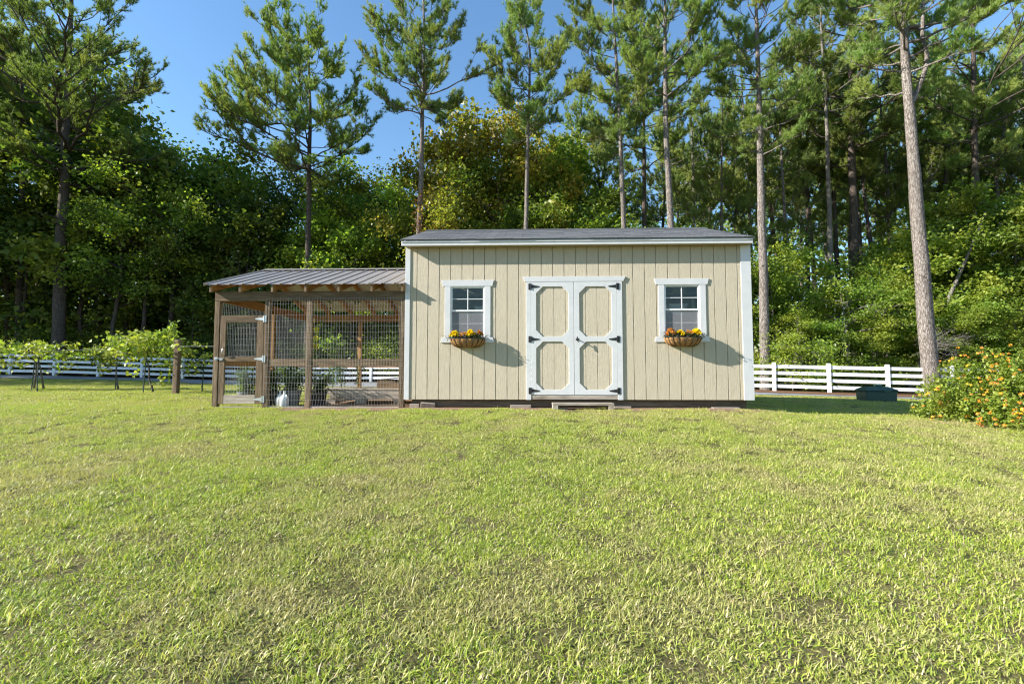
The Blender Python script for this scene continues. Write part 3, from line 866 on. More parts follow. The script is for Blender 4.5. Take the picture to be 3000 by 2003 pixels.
# step at the doors
sx0, sx1 = float(on_y(1619, 1182, -0.36)[0]), float(on_y(1800, 1182, -0.36)[0])
zs1 = float(on_y(1700, 1181, -0.36)[2]); zs0 = zs1 - 0.038
ST = empty('wooden_step', ((sx0 + sx1) / 2, -0.2, float(terrain(0.2, -0.25))), 'low weathered wooden step on the ground before the double doors', 'step')
bz = ST.location.z; bxm = ST.location.x
for k in range(3):
    board('tread', sx0 - bxm, sx1 - bxm, -0.16 + k * 0.098, -0.16 + k * 0.098 + 0.092, zs0 - bz, zs1 - bz - 0.002 * k, M['grey_x'], ST, 0.004)
for xa in (sx0 + 0.004, sx1 - 0.094):
    board('leg', xa - bxm, xa + 0.09 - bxm, -0.158, 0.125, -0.04, zs0 - bz - 0.001, M['grey_y'], ST, 0.004)
board('brace', sx0 + 0.1 - bxm, sx0 + 0.26 - bxm, -0.05, 0.0, -0.03, 0.035, M['grey_x'], ST, 0.004)

# things kept inside, seen through the panes
def crate(loc, w, d, h, name, label, mat, rz=0.0):
    e = empty(name, loc, label, 'basket', None, rz)
    fl = 0.86
    b = [(-w / 2 * fl, -d / 2 * fl), (w / 2 * fl, -d / 2 * fl), (w / 2 * fl, d / 2 * fl), (-w / 2 * fl, d / 2 * fl)]
    t_ = [(-w / 2, -d / 2), (w / 2, -d / 2), (w / 2, d / 2), (-w / 2, d / 2)]
    m = MB(); n = 9
    m.box(b[0][0], b[1][0], b[0][1], b[2][1], 0, 0.006)
    for k in range(4):
        k2 = (k + 1) % 4
        for i in range(n + 1):
            s = i / n
            p0 = (b[k][0] * (1 - s) + b[k2][0] * s, b[k][1] * (1 - s) + b[k2][1] * s, 0.0)
            p1 = (t_[k][0] * (1 - s) + t_[k2][0] * s, t_[k][1] * (1 - s) + t_[k2][1] * s, h)
            m.bar(p0, p1, 0.012, 0.004)
        for q in (0.12, 0.38, 0.62, 0.88):
            c0 = [b[k][j] * (1 - q) + t_[k][j] * q for j in (0, 1)]; c1 = [b[k2][j] * (1 - q) + t_[k2][j] * q for j in (0, 1)]
            m.bar((*c0, h * q), (*c1, h * q), 0.005, 0.014)
    m.build('wall_lattice', mat, e)
    m = MB()
    for k in range(4):
        k2 = (k + 1) % 4
        m.bar((*t_[k], h), (*t_[k2], h), 0.018, 0.016)
    m.build('rim', mat, e)
    return e
zsh = FZ(905, 2000)
for W, lab in ((WR, 'white shelf unit inside the fence side shed window'), (WL, 'white shelf unit inside the pen side shed window')):
    xm = (W['ix0'] + W['ix1']) / 2
    s = empty('storage_shelf', (xm, 0.62, ZB + 0.03), lab, 'shelf')
    for zz in (zsh - 0.02, zsh + 0.36):
        board('shelf_board', -0.5, 0.5, -0.2, 0.2, zz - 0.03 - s.location.z, zz - s.location.z, M['grey_plastic'], s, 0.003)
    for sx in (-0.5, 0.46):
        board('upright', sx, sx + 0.04, 0.205, 0.235, 0, 1.9, M['white_plastic'], s, 0.002)
xr = (WR['ix0'] + WR['ix1']) / 2
crate((xr + 0.07, 0.55, zsh - 0.018), 0.34, 0.24, 0.16, 'plastic_basket', 'white plastic lattice basket on the lower shelf behind the window', M['white_plastic'])
crate((xr - 0.16, 0.66, zsh - 0.018), 0.26, 0.2, 0.14, 'plastic_basket', 'white plastic lattice basket tucked behind another on the lower shelf', M['white_plastic'], 0.2)
crate((xr + 0.1, 0.58, zsh + 0.362), 0.3, 0.24, 0.14, 'plastic_basket', 'white plastic lattice basket alone on the upper shelf', M['white_plastic'])
xl = (WL['ix0'] + WL['ix1']) / 2
def bin_(loc, w, d, h, mat, label):
    e = empty('storage_bin', loc, label, 'bin')
    m = MB(); q = 0.9
    m.add([(-w / 2 * q, -d / 2 * q, 0), (w / 2 * q, -d / 2 * q, 0), (w / 2 * q, d / 2 * q, 0), (-w / 2 * q, d / 2 * q, 0), (-w / 2, -d / 2, h), (w / 2, -d / 2, h), (w / 2, d / 2, h), (-w / 2, d / 2, h)],
          [(0, 3, 2, 1), (4, 5, 6, 7), (0, 1, 5, 4), (1, 2, 6, 5), (2, 3, 7, 6), (3, 0, 4, 7)])
    m.build('tub', mat, e, 0.006); MB().box(-w / 2 - 0.012, w / 2 + 0.012, -d / 2 - 0.012, d / 2 + 0.012, h + 0.001, h + 0.025).build('lid', mat, e, 0.006)
    return e
bin_((xl - 0.15, 0.55, zsh - 0.018), 0.22, 0.22, 0.10, M['black_plastic'], 'black lidded bin on the shelf behind the pen side window')
bin_((xl + 0.17, 0.50, zsh - 0.018), 0.17, 0.18, 0.11, M['white_plastic'], 'white lidded tub on the shelf behind the pen side window')
bin_((xr - 0.02, 0.50, ZB + 0.03), 0.58, 0.3, 0.72, M['grey_plastic'], 'tall grey bin on the shed floor under the basket shelf')
bin_((xl + 0.03, 0.50, ZB + 0.03), 0.52, 0.3, 0.72, M['grey_plastic'], 'tall grey bin on the shed floor under the tub shelf')
# ------------------------------------------------------------------ leaf helpers
def rand_unit(r, n):
    v = r.normal(0, 1, (n, 3)); return v / np.linalg.norm(v, axis=1, keepdims=True)

def leaves_mesh(c, dirs, nrm, L, W, shape='diamond'):
    """c base points, dirs growing direction, nrm approximate normal; returns verts, faces"""
    n = len(c)
    d = dirs / np.linalg.norm(dirs, axis=1, keepdims=True)
    s = np.cross(d, nrm); s /= np.linalg.norm(s, axis=1, keepdims=True) + 1e-9
    nn = np.cross(s, d)
    L = np.asarray(L).reshape(-1, 1) * np.ones((n, 1)); W = np.asarray(W).reshape(-1, 1) * np.ones((n, 1))
    if shape == 'diamond':
        V = np.stack([c, c + d * L * 0.45 + s * W * 0.5 + nn * W * 0.12, c + d * L - nn * L * 0.08, c + d * L * 0.45 - s * W * 0.5 + nn * W * 0.12], 1)
        F = np.arange(n)[:, None] * 4 + np.array([[0, 1, 2, 3]])
        return V.reshape(-1, 3), [F]
    # lobed leaf: fan of seven points
    pts = [(0, 0), (0.10, 0.42), (0.42, 0.5), (0.55, 0.3), (0.72, 0.36), (1.0, 0.0), (0.72, -0.36), (0.55, -0.3), (0.42, -0.5), (0.10, -0.42)]
    V = np.stack([c + d * L * a + s * W * b + nn * W * (0.15 * abs(b) * 2 - 0.1 * a * a) for a, b in pts], 1)
    k = len(pts)
    F = np.arange(n)[:, None] * k + np.array([list(range(k))])
    return V.reshape(-1, 3), [F]

class Cloud:
    """gathers leaf batches into one mesh"""
    def __init__(s): s.v = []; s.f = {}; s.n = 0
    def add(s, V, F):
        s.v.append(V)
        for f in F:
            s.f.setdefault(f.shape[1], []).append(f + s.n)
        s.n += len(V)
    def mesh(s, name):
        return mesh_np(name, np.concatenate(s.v), [np.concatenate(a) for a in s.f.values()])

def spray(cl, r, centre, n, spread, L, W, up=0.7, shape='diamond', out=None):
    c = centre + r.normal(0, 1, (n, 3)) * spread
    d = rand_unit(r, n); d[:, 2] = d[:, 2] * 0.5 - 0.15
    if out is not None: d = d + out
    nr = rand_unit(r, n) * (1 - up) + np.array([0, 0, 1.0]) * up
    V, F = leaves_mesh(c, d, nr, r.uniform(0.65, 1.25, n) * L, r.uniform(0.7, 1.2, n) * W, shape)
    cl.add(V, F)

# ------------------------------------------------------------------ flower baskets on the windows
def flower_mesh(name, mat, seed, rad=0.02):
    r = np.random.RandomState(seed); cl = Cloud(); n = 26
    a = rand_unit(r, n); a[:, 2] = np.abs(a[:, 2]) * 0.9 - 0.1
    t = np.cross(a, rand_unit(r, n))
    V, F = leaves_mesh(a * rad * 0.2, a + t * 0.15, t + 0.01, rad * 1.1, rad * 0.75)
    cl.add(V, F)
    me = cl.mesh(name); me.materials.append(mat); return me
FM_Y = flower_mesh('yellow_flower', M['mum_yellow'], 1, 0.026)
FM_O = flower_mesh('orange_flower', M['mum_orange'], 2, 0.023)

def basket(u0, u1, v_top, v_bot, label, pattern, seed):
    r = np.random.RandomState(seed)
    D_ = 0.20
    x0, x1 = float(on_y(u0, v_top, -0.12)[0]), float(on_y(u1, v_top, -0.12)[0])
    zt = float(on_y(u0, v_top + 3, -0.12)[2]); zb = float(on_y(u0, v_bot, -0.14)[2])
    w, h = (x1 - x0) / 2, zt - zb
    e = empty('flower_basket', ((x0 + x1) / 2, -0.0185, zb), label, 'flower basket', 'coir flower baskets under the windows')
    # shell: half-rounded trough; parameters a along the plan half ellipse, b down the section
    na, nb = 54, 9
    def sh(a, b, g=1.0):
        """a in 0..pi round the front, b in 0 (rim)..1 (bottom)"""
        k = math.cos(b * math.pi / 2) ** 0.7
        ca, sa = math.cos(a), math.sin(a)
        px_ = -w * math.copysign(abs(ca) ** 0.88, ca) * (0.40 + 0.60 * k) * g
        py_ = -D_ * (abs(sa) ** 0.75) * (0.35 + 0.65 * k) * g
        return (px_, py_ if b < 0.999 else -D_ * 0.35 * abs(sa) ** 0.6, h * (1 - math.sin(b * math.pi / 2) ** 1.3))
    m = MB(); vs_ = []
    for j in range(nb + 1):
        for i in range(na + 1):
            p = sh(math.pi * i / na, j / nb)
            bul = 1 + 0.06 * abs(math.cos(math.pi * i / na * 9)) * (1 if 0 < j < nb else 0)
            vs_.append((p[0] * bul, p[1] * bul, p[2]))
    fs = [(j * (na + 1) + i, (j + 1) * (na + 1) + i, (j + 1) * (na + 1) + i + 1, j * (na + 1) + i + 1) for j in range(nb) for i in range(na)]
    m.add(vs_, fs)
    sil = [sh(0.0, j / nb) for j in range(nb + 1)]
    m.prism([(q[0], q[2]) for q in sil] + [(-q[0], q[2]) for q in sil[::-1]], -0.004, -0.001)
    m.build('coir_liner', M['coir'], e, smooth=True)
    MB().add([(sh(math.pi * i / na, 0.12, 0.96)) for i in range(na + 1)], [tuple(range(na, -1, -1))]).build('potting_soil', M['black_plastic'], e)
    for k in range(9):
        a = math.pi * (k + 0.5) / 9
        MB().tube([Vector(sh(a, b / 7, 1.03)) + Vector((0, -0.006, 0)) for b in range(8)], 0.0062, 5).build('wire_rib', M['black_iron'], e)
    MB().tube([Vector(sh(math.pi * i / 20, 0.0)) + Vector((0, -0.004, 0.002)) for i in range(21)], 0.0055, 6).build('wire_rim', M['black_iron'], e)
    cl = Cloud()
    for px_, kind, hh, n in pattern:
        spray(cl, r, np.array([px_ * w, -0.10, h + 0.008 + hh * 0.3]), 260, np.array([0.062, 0.05, 0.026]), 0.032, 0.018, 0.3)
    fo = link('foliage', cl.mesh('foliage'), M['mum_leaf'], e); fo['kind'] = 'stuff'
    for px_, kind, hh, n in pattern:
        for i in range(n):
            ang = r.uniform(0, 6.28); q = math.sqrt(r.uniform(0, 1))
            X_ = px_ * w + q * math.cos(ang) * 0.075; Y_ = -0.105 + q * math.sin(ang) * 0.075
            Z_ = h + 0.025 + hh * (1 - 0.75 * q * q) + r.uniform(-0.012, 0.012)
            o = link('flower', FM_Y if kind == 'y' else FM_O, None, e, (X_, Y_, Z_))
            o.rotation_euler = (r.uniform(0.1, 0.9), r.uniform(-0.5, 0.5), r.uniform(0, 6)); o.scale = (r.uniform(0.95, 1.4),) * 3
    return e
basket(1318, 1419, 989, 1016.5, 'coir flower basket with orange mums at its door end, under the window beside the pen',
       [(-0.72, 'y', 0.085, 30), (-0.24, 'o', 0.075, 9), (0.2, 'y', 0.10, 30), (0.66, 'o', 0.09, 20)], 5)
basket(1952, 2058, 985, 1013, 'coir flower basket with yellow mums at its outer end, under the window near the fence',
       [(-0.74, 'o', 0.11, 30), (-0.22, 'y', 0.08, 20), (0.25, 'o', 0.085, 16), (0.68, 'y', 0.10, 34)], 6)

# ------------------------------------------------------------------ wire garden pen beside the shed
PEN = empty('garden_pen', (0, 0, 0), 'timber and wire mesh garden pen with brown ribbed metal roof beside the shed', 'pen')
def px_x(u, y=0.0): return float(on_y(u, 1000, y)[0])
def px_z(v, u=900, y=0.0): return float(on_y(u, v, y)[2])
px0, px1 = px_x(626), XL - 0.012                         # outer faces of the pen
PD = 3.86                                                # back face
zbm1, zbm0 = px_z(853, 900), px_z(881, 900)              # top beam
zg = -0.04
PT = 0.092
def post(x, y, z1, mat='wood_z', w=PT, d=PT, name='post'):
    g = float(terrain(x, y)) - 0.05
    h = z1 - g
    return MB().box(0, w, 0, d, 0, h).build(name, M[mat], PEN, 0.004, (x, y, g))
xr_post = px1 - PT
x_door_r = px_x(773); x_mid = px_x(896)
post(px0, 0, zbm0 - 0.001); post(x_door_r, 0.0, zbm0 - 0.001, w=0.088); post(x_mid, 0, zbm0 - 0.001); post(xr_post, 0.0, zbm0 - 0.001)
for y in (PD / 2 - 0.05, PD - PT):
    post(px0, y, zbm0 - 0.001, 'fresh_z')
for u in (0.33, 0.66):
    post(px0 + (px1 - px0) * u + 0.15, PD - PT, zbm0 - 0.001, 'fresh_z')
post(xr_post, PD - PT, zbm0 - 0.001, 'fresh_z')
def beam(x0, x1, y0, y1, z0, z1, mat, name='beam'): return board(name, x0, x1, y0, y1, z0, z1, M[mat], PEN, 0.004)
beam(px0 - 0.002, px1, -0.004, 0.034, zbm0, zbm1, 'wood_x'); beam(px0 + 0.04, px1, 0.054, 0.092, zbm0 + 0.004, zbm1, 'wood_x')
beam(px0, px1, PD - 0.06, PD - 0.02, zbm0, zbm1, 'fresh_x')
beam(px0 + 0.003, px0 + 0.043, 0.1, PD - 0.1, zbm0 + 0.002, zbm1 - 0.002, 'fresh_y'); beam(px0 + (px1 - px0) * 0.98, px1 - 0.004, 0.1, PD - 0.1, zbm0 + 0.002, zbm1 - 0.002, 'fresh_y')
# rails
zm1, zm0 = px_z(1051, 960), px_z(1072, 960)
beam(x_door_r + 0.089, x_mid - 0.001, 0.012, 0.05, zm0, zm1, 'wood_x', 'rail'); beam(x_mid + PT + 0.001, xr_post - 0.001, 0.012, 0.05, zm0, zm1, 'wood_x', 'rail')
zc1 = px_z(1191, 960)
for a, b in ((px0 + PT, x_door_r), (x_door_r + 0.089, x_mid), (x_mid + PT, xr_post)):
    beam(a + 0.001, b - 0.001, 0.012, 0.05, -0.05, zc1, 'grey_x', 'sill_board')
beam(px0 + 0.02, px0 + 0.058, 0.1, PD / 2 - 0.06, zm0, zm1, 'fresh_y', 'rail'); beam(px0 + 0.02, px0 + 0.058, PD / 2 + 0.05, PD - 0.1, zm0, zm1, 'fresh_y', 'rail')
beam(px0 + PT, xr_post, PD - 0.05, PD - 0.012, zm0, zm1, 'fresh_x', 'rail')
# roof: rafters, metal panels
YE = -0.15
zre = px_z(832.5, 900, YE)                               # front edge of metal
YR = 1.86
zrr = float(on_y(770, 793, YR)[2])
YB = 2 * YR - YE
rl0 = float(on_y(598, 832, YE)[0]); rl1 = px1 + 0.012
an = math.atan2(zrr - zre, YR - YE)
def rafter(x):
    for s in (1, -1):
        m = MB()
        ya, yb2 = (YE + 0.03, YR - 0.012) if s > 0 else (YB - 0.03, YR + 0.012)
        za = zre + (0.03) * math.tan(an) - 0.02
        zb2 = zrr - 0.012 * math.tan(an) - 0.02
        hgt = 0.135
        prof = [(ya, za), (yb2, zb2), (yb2, zb2 - hgt), (ya, za - hgt + 0.015)]
        v = [(-0.019, p, q) for p, q in prof] + [(0.019, p, q) for p, q in prof]
        m.add(v, [(0, 1, 2, 3), (7, 6, 5, 4)] + [(i, (i + 1) % 4, 4 + (i + 1) % 4, 4 + i) for i in range(4)])
        m.build('rafter', M['fresh_y'], PEN, 0, (x, 0, 0))
        # weathered end grain cap on the sawn end
        board('rafter_end', x - 0.0192, x + 0.0192, ya - 0.004 if s > 0 else ya, ya if s > 0 else ya + 0.004, za - hgt + 0.017, za - 0.004, M['wood_z'], PEN, 0)
rxs = [float(on_y(u, 850, YE)[0]) for u in (613, 699.5, 794.5, 892, 989, 1086.5, 1177)]
for x in rxs: rafter(x)
for x_ in (0,):
    beam(rl0 + 0.06, rl1 - 0.05, YR - 0.011, YR + 0.011, zrr - 0.17, zrr - 0.02, 'fresh_x', 'ridge_board')
for s in (1, -1):                                        # purlins under the sheets
    for t in (0.33, 0.67):
        y = YR + (YE - YR) * t * s * 1.0 if s > 0 else YR + (YB - YR) * t
        z = zrr - (zrr - zre) * t - 0.019
        pass
rib = 0.2286
def panel(x0, x1, s):
    """ribbed sheet metal; s=1 front slope, -1 back"""
    m = MB(); prof = []
    xs = []
    x = x0
    k = 0
    while x < x1 - 0.001:
        rr = [(x, 0.0), (x + 0.012, 0.019), (x + 0.034, 0.019), (x + 0.046, 0.0), (x + 0.11, 0.0), (x + 0.122, 0.004), (x + 0.152, 0.004), (x + 0.164, 0.0)]
        prof += [p for p in rr if p[0] <= x1]
        x += rib
    prof.append((x1, 0.0))
    y0, z0 = (YE, zre) if s > 0 else (YB, zre)
    nx_, nz_ = 0.0, math.cos(an)
    n = len(prof)
    v = [(a, y0 - s * math.sin(an) * b, z0 + math.cos(an) * b) for a, b in prof] + [(a, YR - s * math.sin(an) * b, zrr + math.cos(an) * b) for a, b in prof]
    f = [(i, i + 1, n + i + 1, n + i) if s > 0 else (i + 1, i, n + i, n + i + 1) for i in range(n - 1)]
    cx = (x0 + x1) / 2
    me = bpy.data.meshes.new('roof_panel'); me.from_pydata([(p[0] - cx, p[1], p[2]) for p in v], [], f); me.update()
    link('roof_panel', me, M['metalroof'], PEN, (cx, 0, 0))
x = rl0
while x < rl1 - 0.05:
    b = min(x + 4 * rib, rl1)
    panel(x, b - 0.001, 1); panel(x, b - 0.001, -1)
    x = b
m = MB(); m.bar((rl0 - 0.01, YR - 0.07, zrr - 0.002), (rl1, YR - 0.07, zrr - 0.002), 0.16, 0.006, (0, -math.sin(an), math.cos(an)))
m.bar((rl0 - 0.01, YR + 0.07, zrr - 0.002), (rl1, YR + 0.07, zrr - 0.002), 0.16, 0.006, (0, math.sin(an), math.cos(an)))
for i in range(len(m.v)): m.v[i] = (m.v[i][0], m.v[i][1], m.v[i][2] + 0.012)
m.build('ridge_cap', M['metalroof'], PEN)
# rake flashing
m = MB(); m.bar((rl0 - 0.006, YE, zre + 0.004), (rl0 - 0.006, YR, zrr + 0.004), 0.012, 0.05); m.bar((rl0 - 0.006, YB, zre + 0.004), (rl0 - 0.006, YR, zrr + 0.004), 0.012, 0.05)
m.build('rake_flashing', M['metalroof'], PEN)
# welded wire mesh: every panel one part
def mesh_panel(ax, bx, y_or_x, z0, z1, axis, seed, pitch=0.0508, hp=0.1016, wr=0.0013, kink=None):
    r = np.random.RandomState(seed); m = MB(); up = 8
    def pt(a, b, c): return (a, y_or_x + c, b) if axis == 'x' else (y_or_x + c, a, b)
    n = int((bx - ax) / pitch)
    zs = np.linspace(z0, z1, up)
    def off(a, z):
        low = max(0.0, (0.45 - z)) * 0.03
        return 0.004 * math.sin(a * 5.1 + z * 2.3) + low * math.sin(a * 9 + z * 31)
    def offx(a, z):
        low = max(0.0, (0.6 - z)) * 0.022
        return 0.003 * math.sin(z * 6 + a * 3) + low * math.sin(z * 27 + a * 2.1)
    for i in range(n + 1):
        a = ax + i * pitch
        m.tube([pt(a + offx(a, z), z, off(a, z)) for z in np.linspace(z0, z1, 14)], wr, 3, False)
    for j in range(int((z1 - z0) / hp) + 1):
        z = z0 + j * hp
        m.tube([pt(a, z + 0.004 * math.sin(a * 4 + j), off(a, z)) for a in np.linspace(ax, bx, 12)], wr, 3, False)
    return tag(m.build('wire_mesh', M['wire'], PEN), kind='stuff')
zw1 = zbm0 + 0.07
mesh_panel(x_door_r + 0.03, x_mid + 0.05, -0.008, 0.03, zw1, 'x', 1)
mesh_panel(x_mid + 0.052, px1 - 0.02, -0.008, 0.03, zw1, 'x', 2)
mesh_panel(0.05, PD - 0.03, px0 - 0.006, 0.03, zw1, 'y', 3)
mesh_panel(px0 + 0.03, px1 - 0.03, PD + 0.006, 0.03, zw1, 'x', 4)
# gate
gx0, gx1 = px0 + PT + 0.012, x_door_r - 0.012
GT = PEN
gate = MB().box(gx0, gx0 + 0.105, 0.006, 0.042, px_z(1183, 660), px_z(924, 660)).build('gate', M['wood_z'], PEN, 0.004)
gz0, gz1 = px_z(1183, 660), px_z(924, 660)
def gb(name, x0, x1, z0, z1, mat): return board(name, x0, x1, 0.006, 0.042, z0, z1, M[mat], gate, 0.004)
gb('stile', gx1 - 0.125, gx1, gz0, gz1, 'wood_z')
gb('rail', gx0 + 0.106, gx1 - 0.126, px_z(944.5, 700), gz1, 'wood_x')
gb('rail', gx0 + 0.106, gx1 - 0.126, px_z(1059, 700), px_z(1044, 700), 'wood_x')
gb('rail', gx0 + 0.106, gx1 - 0.126, gz0 + 0.005, px_z(1157, 700), 'grey_x')
m = MB()
for i in range(int((gx1 - gx0 - 0.2) / 0.0508)):
    a = gx0 + 0.115 + i * 0.0508
    m.tube([(a, 0.048, gz0 + 0.02), (a, 0.048, gz1 - 0.02)], 0.0015, 3, False)
for j in range(int((gz1 - gz0) / 0.1016)):
    z = gz0 + 0.05 + j * 0.1016
    m.tube([(gx0 + 0.06, 0.0495, z), (gx1 - 0.06, 0.0495, z)], 0.0015, 3, False)
tag(m.build('gate_mesh', M['wire'], gate), kind='stuff')
for v in (934, 1051, 1169.5):
    z = px_z(v, 770)
    h = MB(); h.box(gx1 + 0.006, gx1 + 0.05, -0.007, -0.002, z - 0.06, z + 0.06)
    h.prism([(gx1 - 0.155, z - 0.01), (gx1 + 0.004, z - 0.034), (gx1 + 0.004, z + 0.034), (gx1 - 0.155, z + 0.01)], -0.001, 0.0045)
    h.tube([(gx1 + 0.004, -0.006, z - 0.06), (gx1 + 0.004, -0.006, z + 0.06)], 0.008, 8)
    h.build('hinge', M['galv'], gate)
z = px_z(1030, 655); xh = gx0 + 0.075
MB().tube([(xh, 0.004, z - 0.075), (xh + 0.005, -0.03, z - 0.05), (xh + 0.01, -0.045, z), (xh + 0.005, -0.03, z + 0.05), (xh, 0.004, z + 0.075)], 0.008, 6).build('handle', M['galv'], gate, smooth=True)
z = px_z(1051, 640)
MB().box(px0 + 0.03, px0 + 0.085, -0.012, -0.001, z - 0.02, z + 0.03).tube([(px0 + 0.03, -0.02, z + 0.01), (gx0 + 0.09, -0.02, z - 0.002)], 0.007, 6).box(gx0 + 0.02, gx0 + 0.075, -0.012, 0.005, z - 0.03, z + 0.012).build('latch', M['galv'], gate)

# raised wooden platform in the pen
YP = 0.95
zt_ = float(on_y(1050, 1139, YP)[2]); zb_ = float(on_y(1050, 1169, YP)[2])
xa, xb = float(on_y(914, 1139, YP)[0]), px1 - 0.12
PLF = empty('garden_platform', ((xa + xb) / 2, YP + 0.6, 0.0), 'low grey wooden platform bed inside the wire pen', 'platform')
cx, cy2 = PLF.location.x, PLF.location.y
def pb(name, x0, x1, y0, y1, z0, z1, mat, bev=0.004): return board(name, x0 - cx, x1 - cx, y0 - cy2, y1 - cy2, z0, z1, M[mat], PLF, bev)
for k in range(2):
    zz = zb_ + (zt_ - zb_ - 0.022) / 2
    pb('side_board', xa + (0.0 if k else 0.35), xb, YP, YP + 0.036, (zz + 0.002) if k else zb_, (zt_ - 0.022) if k else zz, 'grey_x')
for k in range(7):
    pb('deck_board', xa - 0.01, xb, YP - 0.012 + k * 0.145, YP - 0.012 + k * 0.145 + 0.138, zt_ - 0.021, zt_ + 0.0015 * (k % 2), 'grey_x')
for x in (xa + 0.25, xa + 0.85, xb - 0.35):
    pb('foundation_block', x, x + 0.2, YP + 0.06, YP + 0.26, -0.03, zb_ - 0.003, 'grey_x')
BX = empty('planter_box', (xb - 0.42, YP + 0.62, zt_), 'shallow open wooden box with a lid board on the pen platform', 'box')
for (x0, x1, y0, y1) in ((-0.36, 0.36, -0.25, -0.225), (-0.36, 0.36, 0.225, 0.25), (-0.36, -0.335, -0.224, 0.224), (0.335, 0.36, -0.224, 0.224)):
    board('side_board', x0, x1, y0, y1, 0.002, 0.15, M['wood_x'], BX, 0.003)
l = board('lid_board', -0.36, 0.40, -0.26, 0.26, 0, 0.02, M['grey_x'], BX, 0.003); l.location = (0.08, 0.02, 0.215); l.rotation_euler = (0.0, -0.09, 0.06)

# pots, jugs and plants in the pen
def pot(u, v, y, rb, rt, h, mat, name, label, cat):
    x = float(on_y(u, v, y)[0]); g = float(terrain(x, y))
    e = empty(name, (x, y, g), label, cat)
    MB().lathe([(rb, 0), (rb * 1.0, 0.004), (rt, h), (rt * 1.06, h), (rt * 1.06, h + 0.025), (rt * 0.97, h + 0.025), (rt * 0.93, h - 0.03)], 22).build('pot_body', mat, e, smooth=False)
    return e, x, g
black_pot = pot(798, 1180, 0.35, 0.095, 0.13, 0.26, M['black_plastic'], 'plant_pot', 'black plastic plant pot just inside the pen gate post', 'pot')
grey_pot = pot(852, 1176, 0.55, 0.14, 0.19, 0.27, M['grey_plastic'], 'plant_pot', 'wide grey plant pot beside the white jugs', 'pot')
pot3 = pot(722, 1170, 1.3, 0.13, 0.17, 0.20, M['grey_plastic'], 'plant_pot', 'low grey plant pot behind the pen gate', 'pot')
pot4 = pot(932, 1176, 0.62, 0.12, 0.16, 0.24, M['black_plastic'], 'plant_pot', 'black plant pot in front of the pen platform', 'pot')
def jug(u, v, y, rz, label):
    x = float(on_y(u, v, y)[0]); g = float(terrain(x, y))
    e = empty('plastic_jug', (x, y, g), label, 'jug', None, rz)
    MB().lathe([(0.062, 0), (0.075, 0.01), (0.076, 0.14), (0.068, 0.18), (0.03, 0.235), (0.021, 0.245), (0.021, 0.27)], 18).build('jug_body', M['white_plastic'], e, smooth=True)
    MB().lathe([(0.024, 0.271), (0.024, 0.295), (0.01, 0.297)], 14).build('cap', M['white_plastic'], e)
    MB().tube([(0.07, 0, 0.13), (0.098, 0, 0.15), (0.095, 0, 0.195), (0.045, 0, 0.22)], 0.011, 8).build('handle', M['white_plastic'], e, smooth=True)
jug(820, 1178, 0.30, 0.5, 'white plastic jug standing next to the black pot')
jug(833, 1181, 0.24, -0.6, 'white plastic jug standing next to the grey pot')

def leafy_plant(name, base, h, w, n, mat, label, seed, L=0.055, W=0.035, stems=6, cat='plant', shape='diamond', up=0.45):
    r = np.random.RandomState(seed)
    e = empty(name, base, label, cat)
    m = MB(); cl = Cloud()
    for s in range(stems):
        a = r.uniform(0, 6.28); q = w * math.sqrt(r.uniform(0, 1)); hh = h * r.uniform(0.6, 1.0)
        pts = [np.array([0.25 * q * math.cos(a) * t ** 0.5, 0.25 * q * math.sin(a) * t ** 0.5, 0.0]) * 0 + np.array([q * math.cos(a) * t ** 1.3, q * math.sin(a) * t ** 1.3, hh * t]) + r.normal(0, 0.012, 3) * t for t in np.linspace(0, 1, 6)]
        m.tube(pts, [0.007 * (1 - 0.75 * t) + 0.001 for t in np.linspace(0, 1, 6)], 5)
        k = int(n / stems)
        t = r.uniform(0.12, 1.0, k)
        base_p = np.stack([np.interp(t, np.linspace(0, 1, 6), [p[j] for p in pts]) for j in range(3)], -1)
        spray(cl, r, base_p, k, np.array([w * 0.24, w * 0.24, 0.03]), L, W, up, shape)
    m.build('stem', M['leaf_pot'] if mat == M['leaf_pot'] else M['stake_paint'], e)
    o = link('leaves', cl.mesh('leaves'), mat, e); o['kind'] = 'stuff'
    return e
def in_pot(p, h, w, n, label, seed, hp, **k):
    e, x, g = p
    return leafy_plant('pot_plant', (x, e.location.y, g + hp), h, w, n, M['leaf_pot'], label, seed, **k)
in_pot(black_pot, 0.55, 0.22, 900, 'bushy green pepper plant growing in the black gate side pot', 11, 0.22)
in_pot(grey_pot, 0.60, 0.27, 1300, 'dense leafy plant growing in the wide grey pot', 12, 0.22)
in_pot(pot3, 0.62, 0.26, 900, 'leafy plant growing behind the pen gate', 13, 0.16)
in_pot(pot4, 0.52, 0.24, 700, 'leafy plant growing in front of the platform', 14, 0.2)
def tall_weed(u, D_y, v_base, h, n, label, seed, mat='leaf_pot', w=0.12):
    x = float(on_y(u, 1100, D_y)[0]); 
    return leafy_plant('tall_plant', (x, D_y, v_base), h, w, n, M[mat], label, seed, 0.075, 0.03, 4)
tall_weed(975, 1.25, zt_, 0.95, 150, 'tall thin tomato plant on the platform beside the middle post', 15, w=0.2)
tall_weed(1050, 1.35, zt_, 0.85, 70, 'thin drooping plant standing alone on the platform', 16, w=0.14)
tall_weed(1000, 1.5, zt_, 0.8, 120, 'straggly plant with pale leaves behind the tomato plant', 17, w=0.22)
